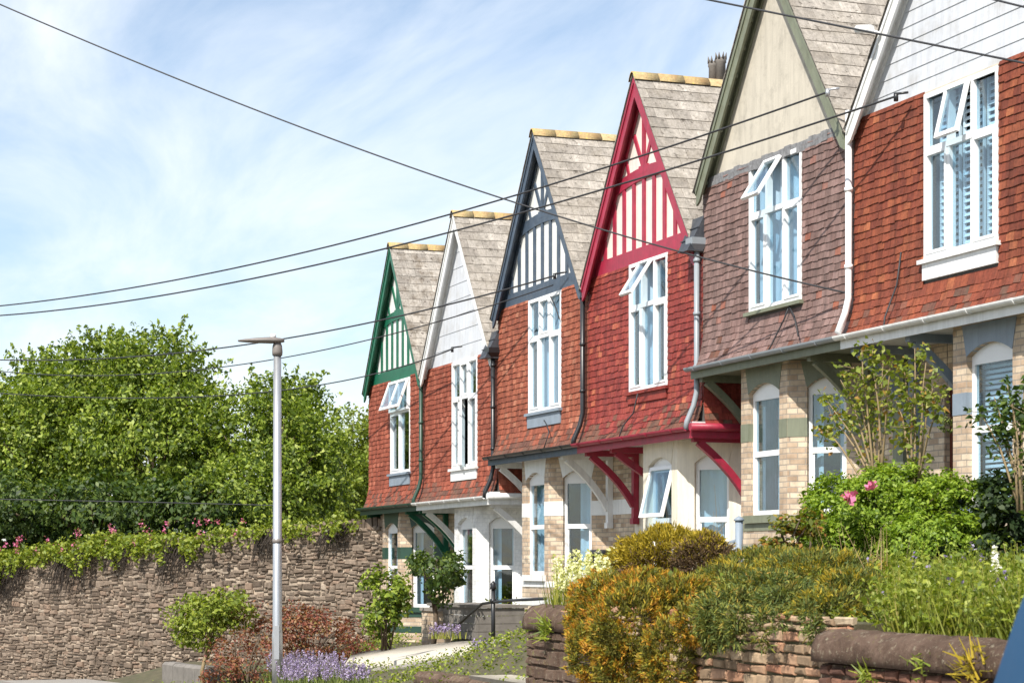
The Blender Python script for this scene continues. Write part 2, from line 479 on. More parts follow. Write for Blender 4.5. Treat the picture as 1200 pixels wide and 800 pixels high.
def mottled(name, stops, s1=4, s2=22, lich=(0.32, 0.28, 0.20), lich2=(0.20, 0.19, 0.06)):
    m, n, l, b = nmat(name)
    n1 = noise_node(n, l, s1, 10, 0.75)
    r1 = ramp(n, stops); l.new(n1.outputs['Fac'], r1.inputs[0])
    n2 = noise_node(n, l, s2, 6, 0.8)
    r2 = ramp(n, [(0.56, (0, 0, 0)), (0.64, (0.8,) * 3)]); l.new(n2.outputs['Fac'], r2.inputs[0])
    o1 = mixc(n, l, r2.outputs[0], r1.outputs[0], lich)
    n3 = noise_node(n, l, s1 * 1.9, 7, 0.75)
    r3 = ramp(n, [(0.58, (0, 0, 0)), (0.66, (0.75,) * 3)]); l.new(n3.outputs['Fac'], r3.inputs[0])
    o2 = mixc(n, l, r3.outputs[0], o1, lich2)
    l.new(o2, b.inputs['Base Color']); b.inputs['Roughness'].default_value = .95
    b.inputs['Specular IOR Level'].default_value = .15
    ad = n.new('ShaderNodeMath'); ad.operation = 'ADD'
    l.new(n1.outputs['Fac'], ad.inputs[0]); l.new(n2.outputs['Fac'], ad.inputs[1])
    bump(n, l, b, ad.outputs[0], 0.9, 0.03)
    return m
M['brown_stone'] = mottled('dark_brown_coping', [(0.3, (0.055, 0.035, 0.025)), (0.5, (0.13, 0.085, 0.062)), (0.7, (0.21, 0.145, 0.11))])
M['concrete'] = paint('pale_concrete', (0.55, 0.50, 0.42), 0.9, 0.15, 3, (0.33, 0.29, 0.22), 0.25, 0.5)
M['kerbstone'] = paint('grey_kerbstone', (0.30, 0.27, 0.24), 0.9, 0.25, 5, (0.15, 0.13, 0.10), 0.3, 0.5)
M['asphalt'] = paint('worn_asphalt', (0.085, 0.083, 0.082), 0.9, 0.25, 9, (0.13, 0.12, 0.11), 0.5, 0.4)
M['asphalt_pale'] = paint('dusty_asphalt', (0.26, 0.235, 0.215), 0.9, 0.2, 6, (0.18, 0.16, 0.15), 0.4, 0.4)
M['soil'] = paint('garden_ground', (0.10, 0.085, 0.045), 0.95, 0.45, 3, (0.06, 0.085, 0.025), 0.7, 0.8)
M['galv'] = paint('galvanised_steel', (0.52, 0.53, 0.55), 0.38, 0.12, 4, None, 0.03, metallic=0.75)
M['lamp_head'] = paint('lantern_grey', (0.20, 0.175, 0.16), 0.5, 0.15, 8, None, 0.03)
M['cable'] = paint('black_cable', (0.03, 0.03, 0.034), 0.6, 0.2)
M['bark'] = paint('brown_bark', (0.12, 0.085, 0.055), 0.9, 0.4, 12, None, 0.5)
M['cane'] = paint('pale_rose_cane', (0.26, 0.19, 0.10), 0.8, 0.3, 12, None, 0.3)
M['stem_shadow'] = paint('dead_stem_shadow', (0.045, 0.034, 0.026), .95, .3, 9)  # dry stems, dark enough to stand in for shadow on the wall
M['timber_grey'] = paint('weathered_grey_timber', (0.20, 0.18, 0.16), 0.85, 0.3, 6, None, 0.4)

G1 = (0.030, 0.058, 0.012); G2 = (0.065, 0.115, 0.020); G3 = (0.125, 0.185, 0.030); G4 = (0.21, 0.26, 0.045)
M['leaf_tree'] = leafmat('tree_leaf', [(0, (0.045, 0.08, 0.012)), (0.4, (0.13, 0.19, 0.020)), (0.75, (0.25, 0.33, 0.036)), (1, (0.42, 0.47, 0.10))])
M['leaf_tree_light'] = leafmat('light_tree_leaf', [(0, (0.10, 0.14, 0.016)), (0.5, (0.19, 0.245, 0.03)), (1, (0.29, 0.33, 0.05))])
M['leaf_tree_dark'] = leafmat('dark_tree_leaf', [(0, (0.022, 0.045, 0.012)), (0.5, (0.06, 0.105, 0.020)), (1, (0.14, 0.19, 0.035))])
M['leaf_ivy'] = leafmat('ivy_leaf', [(0, (0.09, 0.13, 0.015)), (0.5, (0.21, 0.27, 0.03)), (1, (0.36, 0.39, 0.06))])
M['leaf_box'] = leafmat('box_leaf', [(0, (0.09, 0.16, 0.012)), (0.5, (0.20, 0.30, 0.025)), (1, (0.33, 0.42, 0.05))])
M['leaf_dark'] = leafmat('dark_shrub_leaf', [(0, (0.015, 0.03, 0.010)), (0.5, (0.03, 0.055, 0.018)), (1, (0.06, 0.09, 0.03))])
M['leaf_rose'] = leafmat('rose_leaf', [(0, (0.10, 0.13, 0.02)), (0.5, (0.20, 0.25, 0.035)), (0.85, (0.32, 0.33, 0.06)), (1, (0.36, 0.15, 0.04))])
M['leaf_orange'] = leafmat('orange_heather', [(0, (0.15, 0.09, 0.012)), (0.35, (0.36, 0.17, 0.016)), (0.7, (0.55, 0.24, 0.022)), (1, (0.58, 0.36, 0.04))], 0.25, 0.7)
M['leaf_gold'] = leafmat('golden_heather', [(0, (0.14, 0.12, 0.012)), (0.5, (0.36, 0.27, 0.020)), (1, (0.55, 0.40, 0.04))], 0.25, 0.7)
M['leaf_dkheath'] = leafmat('dark_heather', [(0, (0.05, 0.05, 0.012)), (0.5, (0.12, 0.115, 0.02)), (1, (0.22, 0.18, 0.03))], 0.2, 0.8)
M['leaf_brown'] = leafmat('brown_twig', [(0, (0.07, 0.042, 0.025)), (0.6, (0.14, 0.085, 0.045)), (1, (0.22, 0.15, 0.08))], 0.15, 0.9)
M['leaf_juniper'] = leafmat('juniper', [(0, (0.045, 0.065, 0.02)), (0.5, (0.11, 0.15, 0.035)), (1, (0.22, 0.25, 0.06))], 0.2, 0.7)
M['leaf_gc'] = leafmat('golden_green_cover', [(0, (0.09, 0.10, 0.018)), (0.4, (0.20, 0.21, 0.03)), (0.75, (0.33, 0.31, 0.05)), (1, (0.40, 0.24, 0.05))], 0.25, 0.7)
M['leaf_red'] = leafmat('bronze_leaf', [(0, (0.12, 0.030, 0.022)), (0.5, (0.24, 0.075, 0.045)), (0.85, (0.32, 0.15, 0.07)), (1, (0.18, 0.18, 0.05))], 0.25)
M['leaf_photinia'] = leafmat('photinia_leaf', [(0, (0.07, 0.10, 0.02)), (0.5, (0.17, 0.19, 0.03)), (0.75, (0.30, 0.24, 0.05)), (1, (0.40, 0.12, 0.04))])
M['grass_y'] = leafmat('meadow_blade', [(0, (0.11, 0.14, 0.02)), (0.5, (0.22, 0.25, 0.035)), (0.85, (0.34, 0.33, 0.06)), (1, (0.42, 0.34, 0.14))], 0.35)
M['straw'] = leafmat('dry_stem', [(0, (0.26, 0.17, 0.08)), (1, (0.48, 0.36, 0.20))], 0.2, 0.8)
M['petal_pink'] = leafmat('pink_petal', [(0, (0.55, 0.10, 0.25)), (1, (0.78, 0.28, 0.45))], 0.3)
M['petal_mauve'] = leafmat('mauve_petal', [(0, (0.20, 0.15, 0.32)), (0.6, (0.36, 0.28, 0.48)), (1, (0.55, 0.48, 0.64))], 0.3)
M['petal_cream'] = leafmat('cream_petal', [(0, (0.60, 0.62, 0.25)), (0.5, (0.76, 0.74, 0.42)), (1, (0.84, 0.82, 0.62))], 0.35)
M['petal_white'] = leafmat('white_petal', [(0, (0.75, 0.72, 0.68)), (1, (0.85, 0.83, 0.8))], 0.3)

# ------------------------------------------------------------------ ground
def z_street(x):
    return 0.0 if x > 6 else -0.033 * (6 - x)
def z_house(x):
    return 0.0 + 0.75 * sstep(-14.4, -13.2, x) + 0.86 * sstep(-5.2, -4.0, x)
def pwl(x, pts):
    if x <= pts[0][0]: return pts[0][1]
    for (a, p), (b, q) in zip(pts[:-1], pts[1:]):
        if x <= b: return lerp(p, q, (x - a) / (b - a))
    return pts[-1][1]
def z_ramp(x):   # the level half-way up the gardens
    return pwl(x, [(-20, -.45), (-11.1, -.16), (-3.2, .34), (3, 1.36)])
def z_front(x):  # level just behind the front walls
    if x > 5.9: return 1.12
    return pwl(x, [(-20, -.85), (-8, -.45), (-2, .0), (1.2, .30), (5.9, .40)])
def z_ground(x, y):
    zs = z_street(x)
    if x < -24: return zs - .2
    if y < -6.75: return zs
    if y < -4.2:
        g = lerp(z_front(x), z_ramp(x), sstep(-6.5, -4.2, y))
    else:
        g = lerp(z_ramp(x), z_house(x), sstep(-1.9, -0.3, y))
    if y < -6.5: g = lerp(zs, g, (y + 6.75) / 0.25)
    return lerp(zs - .2, g, sstep(-24, -22.0, x)) if x < -22 else g
def grid_lines(segs):
    out = []
    for a, b, st in segs:
        k = max(1, int(round((b - a) / st)))
        out += [a + (b - a) * i / k for i in range(k)]
    return out + [segs[-1][1]]
gx = grid_lines([(-900, -120, 130), (-120, -50, 14), (-50, -26, 1.5), (-26, 24, 0.3), (24, 60, 6), (60, 900, 140)])
gy = grid_lines([(-900, -60, 140), (-60, -20, 8), (-20, -7, 1.0), (-7, 2.0, 0.25), (2.0, 20, 3), (20, 120, 20), (120, 900, 130)])
gv = [(x, y, z_ground(x, y) - .03 + 0.02 * mnoise.noise(Vector((x * 1.3, y * 1.3, 0)))) for y in gy for x in gx]
nx = len(gx)
gf = [(j * nx + i, j * nx + i + 1, (j + 1) * nx + i + 1, (j + 1) * nx + i) for j in range(len(gy) - 1) for i in range(nx - 1)]
structure(quick_mesh('ground', gv, gf, M['soil'], smooth=True))

def strip(name, xs, ya, yb, zf, mat, lift):
    V, Fq = [], []
    for x in xs:
        V.append((x, ya(x), zf(x) + lift)); V.append((x, yb(x), zf(x) + lift))
    for i in range(len(xs) - 1):
        Fq.append((2 * i, 2 * i + 2, 2 * i + 3, 2 * i + 1))
    return structure(quick_mesh(name, V, Fq, mat))
xs_r = [-20 + i for i in range(0, 120, 2)]
strip('road', xs_r, lambda x: -13.0, lambda x: -8.75, z_street, M['asphalt'], 0.03)
kb = MB()
for a, b in zip(xs_r[:-1], xs_r[1:]):
    za, zb = z_street(a), z_street(b)
    v = [(a, -8.745, za - .1), (b, -8.745, zb - .1), (b, -8.6, zb - .1), (a, -8.6, za - .1), (a, -8.745, za + .15), (b, -8.745, zb + .15), (b, -8.6, zb + .15), (a, -8.6, za + .15)]
    kb.mesh(v, [(0, 1, 5, 4), (4, 5, 6, 7), (2, 3, 7, 6)])
structure(kb.build('kerb', M['kerbstone']))
strip('pavement', xs_r, lambda x: -8.597, lambda x: -6.95, z_street, M['kerbstone'], 0.145)
# side road sweeping round below the rubble wall
V, Fq = [], []
sx = [-70 + i for i in range(0, 50, 2)]
for x in sx:
    ytop = min((x + 22.3) * 0.577 + .3, -6.2)
    for t in (0, 0.5, 1.0):
        y = lerp(ytop - 14, ytop, t)
        V.append((x, y, z_street(x) - (.2 if x < -24 else .0) + 0.035 - (.02 if x > -24 else 0)))
for i in range(len(sx) - 1):
    for k in (0, 1):
        Fq.append((3 * i + k, 3 * i + 3 + k, 3 * i + 4 + k, 3 * i + 1 + k))
structure(quick_mesh('side_road', V, Fq, M['asphalt_pale']))

# ------------------------------------------------------------------ houses
GUT = 2.95            # gutter height above the house's own ground
GB = GUT + 2.80       # foot of the gable
AP = GUT + 5.82       # top of the gable
UX, UZ = Vector((1, 0, 0)), Vector((0, 0, 1))

def panel(mb, o, u, length, z0, z1, ops, th, m=0, u0=0.0):
    """wall panel of thickness th (inwards) with openings (a,b,sill,spring,rise)"""
    cuts = sorted(ops)
    x = 0.0
    for a, b, s, h, r in cuts:
        if a > x + 1e-4: mb.prism([(x, z0), (a, z0), (a, z1), (x, z1)], o, u, UZ, -th, 0, m, u0)
        if s > z0 + 1e-4: mb.prism([(a, z0), (b, z0), (b, s), (a, s)], o, u, UZ, -th, 0, m, u0)
        if h + r < z1 - 1e-4:
            k = 8 if r > 0 else 1
            for i in range(k):
                p, q = a + (b - a) * i / k, a + (b - a) * (i + 1) / k
                zp = h + r * (1 - (2 * i / k - 1) ** 2); zq = h + r * (1 - (2 * (i + 1) / k - 1) ** 2)
                mb.prism([(p, zp), (q, zq), (q, z1), (p, z1)], o, u, UZ, -th, 0, m, u0)
        x = b
    if length > x + 1e-4: mb.prism([(x, z0), (length, z0), (length, z1), (x, z1)], o, u, UZ, -th, 0, m, u0)

def framebars(mb, o, u, bars, d0, d1, m=0):
    for a0, a1, b0, b1 in bars:
        mb.prism([(a0, b0), (a1, b0), (a1, b1), (a0, b1)], o, u, UZ, d0, d1, m)

def curtain_mesh(mb, o, u, a0, a1, z0, z1, d, amp=0.03, m=0, freq=14):
    o, u = Vector(o), Vector(u); n = u.cross(UZ)
    k = max(6, int((a1 - a0) * freq * 3))
    ph = rnd.random() * 6
    vs = []
    for i in range(k + 1):
        a = lerp(a0, a1, i / k)
        w = amp * math.sin(a * freq * 2.2 + ph + 1.3 * math.sin(a * 5 + ph))
        for z in (z0, z1):
            vs.append(o + u * a + n * (d + w) + UZ * z)
    mb.mesh(vs, [(2 * i, 2 * i + 2, 2 * i + 3, 2 * i + 1) for i in range(k)], m, True)

def sash_mesh(o, u, a0, a1, z0, z1, d, tilt, hinge='top', fw_=0.05):
    """an opening light swung out by `tilt` rad: frame in slot 0, glass in slot 1"""
    mb = MB()
    o, u = Vector(o), Vector(u); n = u.cross(UZ)
    if hinge == 'top':
        org = o + u * a0 + UZ * z1 + n * d
        uu = u; vv = (UZ * -math.cos(tilt) + n * math.sin(tilt)) * -1.0
        org = org - vv * (z1 - z0)
    else:
        org = o + u * a0 + UZ * z0 + n * d
        uu = u * math.cos(tilt) + n * math.sin(tilt); vv = UZ
    w, h = a1 - a0, z1 - z0
    for a, b, c, e in ((0, w, 0, fw_), (0, w, h - fw_, h), (0, fw_, fw_, h - fw_), (w - fw_, w, fw_, h - fw_)):
        mb.prism([(a, c), (b, c), (b, e), (a, e)], org, uu, vv, 0, 0.045, 0)
    mb.prism([(fw_, fw_), (w - fw_, fw_), (w - fw_, h - fw_), (fw_, h - fw_)], org, uu, vv, 0.015, 0.025, 1)
    return mb

def tile_cells(a0, a1, z, row, tw, holes):
    """[left,right] spans of one course, cut around holes (a0,a1,z0,z1)"""
    cur = a0 - (tw * 0.5 if row % 2 else 0.0) + rnd.uniform(-.02, .02)
    out = []
    while cur < a1:
        p, q = max(cur, a0), min(cur + tw, a1)
        cur += tw
        segs = [(p, q)]
        for h0, h1, hz0, hz1 in holes:
            if z + 0.02 < hz1 and z + 0.11 > hz0:
                ns = []
                for s, e in segs:
                    if e <= h0 or s >= h1: ns.append((s, e))
                    else:
                        if s < h0: ns.append((s, h0))
                        if e > h1: ns.append((h1, e))
                segs = ns
        out += [(s, e) for s, e in segs if e - s > 0.015]
    return out

def hang_tiles(mb, o, u, a0, a1, z0, z1, holes, flare, gauge=0.102, tw=0.155, mossy=None, widen=0.0):
    o, u = Vector(o), Vector(u); n = u.cross(UZ)
    z = z0; row = 0
    while z < z1 - 0.03:
        zt = min(z + gauge * 1.5, z1 + 0.02)
        f0, f1 = flare(z), flare(zt)
        ext = widen * f0
        for s, e in tile_cells(a0 - ext, a1 + ext, z, row, tw, holes):
            j = rnd.uniform(-.008, .008); k = rnd.uniform(0, .011); sk = rnd.uniform(-.006, .006)
            g = rnd.uniform(.002, .0045)
            mi = 0
            if mossy is not None and row < 4 and rnd.random() < mossy * (1.5, 1.2, .7, .25)[row]: mi = 1
            lo, hi = 0.022 + k * .7, 0.007
            vs = []
            for dd in (0, 1):
                for a, zz, base, th in ((s + g, z + j + sk, f0, lo), (e - g, z + j - sk, f0, lo), (e - g, zt, f1, hi), (s + g, zt, f1, hi)):
                    vs.append(o + u * a + n * (base + (th if dd else th - 0.013)) + UZ * zz)
            mb.mesh(vs, [(4, 5, 6, 7), (0, 1, 5, 4), (1, 2, 6, 5), (3, 0, 4, 7)], mi)
        z += gauge; row += 1

def slope_tiles(mb, apex, down, along, n, length, run, gauge=0.225, tw=0.31):
    """roof slates; `along` is the ridge direction"""
    apex, down, along, n = Vector(apex), Vector(down), Vector(along), Vector(n)
    s = run; row = 0
    while s > 0.02:
        top = max(s - gauge * 1.6, 0)
        cur = -(tw * .5 if row % 2 else 0)
        while cur < length:
            p, q = max(cur, 0), min(cur + tw, length)
            cur += tw
            if q - p < .03: continue
            j = rnd.uniform(-.01, .008); k = rnd.uniform(0, .006)
            vs = []
            for dd in (0, 1):
                for a, d, th in ((p + .003, s + j, .021 + k * .7), (q - .003, s + j, .021 + k * .7), (q - .003, top, .008), (p + .003, top, .008)):
                    vs.append(apex + along * a + down * d + n * (th if dd else th - .009))
            mb.mesh(vs, [(4, 5, 6, 7), (0, 1, 5, 4), (1, 2, 6, 5), (3, 0, 4, 7)], 0)
        s -= gauge; row += 1

def bar2(mb, p, q, w, y0, y1, m=0):
    """timber from p to q (x,z), width w, between depths y0 (front) and y1"""
    d = (Vector((q[0], q[1])) - Vector((p[0], p[1])));  d.normalize()
    t = Vector((-d.y, d.x)) * (w / 2)
    poly = [(p[0] - t.x, p[1] - t.y), (q[0] - t.x, q[1] - t.y), (q[0] + t.x, q[1] + t.y), (p[0] + t.x, p[1] + t.y)]
    mb.prism(poly, (0, 0, 0), UX, UZ, -y1, -y0, m)

def arc_pts(a, b, h, r, k=10):
    return [(lerp(a, b, i / k), h + r * (1 - (2 * i / k - 1) ** 2)) for i in range(k + 1)]

def flare_front(z):
    t = max(0.0, (GUT + 0.60 - z) / 0.60)
    return 0.15 * t * t
def flare_side(z):
    t = max(0.0, (GUT + 0.75 - z) / 0.75)
    return 0.10 * t * t

def bay_panel(house, bay, o, u, length, ow, wallm, bandm, lintm, bands, curt, idx, transom=True, opening=None):
    """one face of the bay: wall, arch, painted band, sill, window; returns nothing"""
    a = (length - ow) / 2; b = a + ow
    sill, spring, rise = 0.72, 2.47, 0.13
    top = GUT - 0.10
    o = Vector(o); u = Vector(u)
    panel(bay, o, u, length, -0.6, top, [(a, b, sill, spring, rise)], 0.19, 0, u0=idx * 3.3)
    # painted arch over the opening
    lm = MB()
    k = 10
    lo = arc_pts(a - 0.0, b + 0.0, spring, rise, k)
    poly_top = top - 0.012
    for i in range(k):
        xa = lerp(a - .09, b + .09, i / k); xb = lerp(a - .09, b + .09, (i + 1) / k)
        lm.prism([lo[i], lo[i + 1], (xb, poly_top), (xa, poly_top)], o, u, UZ, -0.1, 0.008, 0)
    lm.build('lintel', lintm, house['bay'])
    if bandm is not None:
        for z0, z1 in bands:
            pcs = [(0.003, a + .003, -.187, .007), (b - .003, length - .003, -.187, .007)] if z1 > sill + .05 else [(0.0, length, -.05, .012)]
            for p_, q_, e0, e1 in pcs:
                bm_ = MB(); bm_.prism([(p_, z0), (q_, z0), (q_, z1), (p_, z1)], o, u, UZ, e0, e1, 0)
                bm_.build('painted_band', bandm, house['bay'])
    sm = MB()
    sm.prism([(a - .07, sill - .11), (b + .07, sill - .11), (b + .07, sill), (a - .07, sill)], o, u, UZ, -.15, .06, 0)
    sm.build('sill', lintm if bandm is not None else M['white'], house['bay'])
    # window
    fr = MB(); d0, d1 = -.135, -.075; f = .055
    zt = 1.60
    framebars(fr, o, u, [(a, a + f, sill, spring + .03), (b - f, b, sill, spring + .03), (a + f, b - f, sill, sill + .07)], d0, d1)
    framebars(fr, o, u, [(a + f, b - f, zt - .04, zt + .04)], d0, d1 + .006)
    hd = arc_pts(a, b, spring, rise, 8)
    for i in range(8):
        p, q = hd[i], hd[i + 1]
        fr.prism([(p[0], spring - .10), (q[0], spring - .10), q, p], o, u, UZ, d0, d1 + .001, 0)
    i_ = .03
    framebars(fr, o, u, [(a + f, a + f + i_, sill + .07, zt - .04), (b - f - i_, b - f, sill + .07, zt - .04)], d0, d1 - .012)
    wf = fr.build('window_frame', M['upvc'], house['bay'])
    pn = MB()
    z_lo = sill + .07
    pn.prism([(a + f, zt + .04), (b - f, zt + .04), (b - f, spring - .10), (a + f, spring - .10)], o, u, UZ, -.112, -.105, 0)
    if not opening:
        pn.prism([(a + f, z_lo), (b - f, z_lo), (b - f, zt - .04), (a + f, zt - .04)], o, u, UZ, -.112, -.105, 0)
        pn.build('pane', M['glass'], house['bay'])
    else:
        pn.prism([(a + f, z_lo), (b - f, z_lo), (b - f, zt - .04), (a + f, zt - .04)], o, u, UZ, -.112, -.105, 0)
        pn.build('pane', M['glass'], house['bay'])
        sash_mesh(o, u, a + .01, b - .01, zt + .02, spring - .02, d1 + .01, opening, 'top', .06).build('sash', [M['upvc'], M['glass']], house['bay'])
    cm = MB()
    if curt == 'net':
        curtain_mesh(cm, o, u, a + .02, b - .02, sill, spring + .05, -.26, .02)
    elif curt == 'half':
        curtain_mesh(cm, o, u, lerp(a, b, .42), b, sill, spring + .05, -.26, .025)
    elif curt == 'blind':
        z = sill
        while z < spring + .1:
            cm.prism([(a + .02, z), (b - .02, z), (b - .02, z + .035), (a + .02, z + .035)], o, u, UZ, -.26, -.245, 0)
            z += .062
    elif curt == 'drape':
        curtain_mesh(cm, o, u, a - .05, lerp(a, b, .30), sill, spring + .05, -.26, .025)
        curtain_mesh(cm, o, u, lerp(a, b, .72), b + .05, sill, spring + .05, -.26, .025)
    if cm.f:
        cm.build('blind' if curt == 'blind' else 'curtain', M['blind'] if curt == 'blind' else M['curtain'], house['bay'])

def upper_window(root, x0, x1, z0, z1, cols, opens, curt, apron, sill_mat, tz=0.345):
    """first-floor window; x/z are house-local; frame > pane, sash, curtain, sill"""
    o = (0, 0, 0)
    fr = MB(); f = .06
    d0, d1 = -.07, .022
    zt = z1 - (z1 - z0) * tz
    bars = [(x0, x1, z0, z0 + f), (x0, x1, z1 - f, z1), (x0, x0 + f, z0 + f, z1 - f), (x1 - f, x1, z0 + f, z1 - f)]
    framebars(fr, o, UX, bars, d0, d1)
    framebars(fr, o, UX, [(x0 + f, x1 - f, zt - .035, zt + .035)], d0, d1 + .004)
    edges = [lerp(x0 + f / 2, x1 - f / 2, i / cols) for i in range(cols + 1)]
    for e in edges[1:-1]:
        framebars(fr, o, UX, [(e - .032, e + .032, z0 + f, zt - .035), (e - .032, e + .032, zt + .035, z1 - f)], d0, d1 - .003)
    pn = MB()
    sashes = []
    for i in range(cols):
        a, b = edges[i] + .032, edges[i + 1] - .032
        if i == 0: a = x0 + f
        if i == cols - 1: b = x1 - f
        for row, (p, q) in (('lo', (z0 + f, zt - .035)), ('hi', (zt + .035, z1 - f))):
            key = (i, row)
            if key in opens:
                sashes.append((a, b, p, q, opens[key])); continue
            pn.prism([(a, p), (b, p), (b, q), (a, q)], o, UX, UZ, -.035, -.028, 0)
            if (i + (row == 'lo')) % 2 == 1:      # a raised casement inside this light
                w = .035
                framebars(fr, o, UX, [(a, b, p, p + w), (a, b, q - w, q), (a, a + w, p + w, q - w), (b - w, b, p + w, q - w)], -.05, .034)
    wf = fr.build('window', M['upvc'], root)
    pn.build('pane', M['glass'], wf)
    for a, b, p, q, (tilt, hinge) in sashes:
        sash_mesh(o, UX, a - .02, b + .02, p - .02, q + .02, d1 + .006, tilt, hinge).build('sash', [M['upvc'], M['glass']], wf)
    if 'wide' in opens:
        tilt, hinge = opens['wide']
        sm2 = sash_mesh(o, UX, x0 + .03, x1 - .03, zt + .01, z1 - .03, d1 + .006, tilt, hinge, .06)
        n = UX.cross(UZ)
        vv = (UZ * math.cos(tilt) - n * math.sin(tilt))
        org = Vector((x0 + .03, 0, z1 - .03)) + n * (d1 + .006) - vv * (z1 - zt - .04)
        xm = (x1 - x0 - .06) / 2
        sm2.prism([(xm - .03, .06), (xm + .03, .06), (xm + .03, z1 - zt - .1), (xm - .03, z1 - zt - .1)], org, UX, vv, 0, .044, 0)
        sm2.build('sash', [M['upvc'], M['glass']], wf)
    cm = MB()
    if curt == 'shutter':
        for i in range(cols):
            a, b = edges[i] + .05, edges[i + 1] - .05
            for q in (a, (a + b) / 2, b):
                cm.prism([(q - .02, z0), (q + .02, z0), (q + .02, z1), (q - .02, z1)], o, UX, UZ, -.20, -.17, 0)
            z = z0 + .06
            while z < z1 - .05:
                cm.obox(((a + b) / 2, .185, z), UX, Vector((0, .6, .8)), Vector((0, -.8, .6)), (b - a) / 2, .032, .004, 0)
                z += .082
        cm.build('shutter', M['blind'], wf)
    elif curt == 'net':
        curtain_mesh(cm, o, UX, x0 + .03, x1 - .03, z0, z1, -.16, .018)
        cm.build('curtain', M['curtain'], wf)
    elif curt == 'part':
        curtain_mesh(cm, o, UX, x0 + .03, lerp(x0, x1, .58), z0, z1, -.16, .02)
        cm.build('curtain', M['curtain'], wf)
    elif curt == 'drape':
        curtain_mesh(cm, o, UX, x0 + .02, lerp(x0, x1, .30), z0, z1, -.16, .03)
        curtain_mesh(cm, o, UX, lerp(x0, x1, .62), x1 - .02, z0, z1, -.16, .03)
        cm.build('curtain', M['curtain'], wf)
    sm = MB()
    sm.box(x0 - .06, x1 + .06, -.085, .06, z0 - .055, z0 - .004)
    if apron: sm.box(x0 + .0, x1 - .0, -.045, .02, z0 - .055 - apron, z0 - .058)
    sm.build('sill', sill_mat, wf)
    return wf

def bracket_mesh(x, t, y_front, y_wall, ztop, drop):
    """timber jetty bracket lying in the y-z plane at x"""
    mb = MB()
    def pr(poly, w):      # poly in (y,z)
        mb.prism([(p[0], p[1]) for p in poly], (x, 0, 0), Vector((0, 1, 0)), UZ, -w / 2, w / 2)
    pr([(y_front, ztop - .10), (y_wall - .1, ztop - .10), (y_wall - .1, ztop), (y_front, ztop)], t)
    pr([(y_wall - .10, ztop - drop), (y_wall - .004, ztop - drop), (y_wall - .004, ztop), (y_wall - .10, ztop)], t * 1.05)
    pr([(y_wall - .12, ztop - drop - .05), (y_wall - .004, ztop - drop - .05), (y_wall - .004, ztop - drop + .05), (y_wall - .12, ztop - drop + .05)], t * 1.35)
    k = 8
    p0, p1, p2 = Vector((y_front + .10, ztop - .10)), Vector((y_wall - .32, ztop - .50)), Vector((y_wall - .08, ztop - drop * .78))
    def bz(s): return p0 * (1 - s) ** 2 + p1 * 2 * s * (1 - s) + p2 * s * s
    for i in range(k):
        a, b = bz(i / k), bz((i + 1) / k)
        d = (b - a).normalized(); nn = Vector((-d.y, d.x)) * .055
        pr([(a - nn)[:], (b - nn)[:], (b + nn)[:], (a + nn)[:]], t * .9)
    return mb

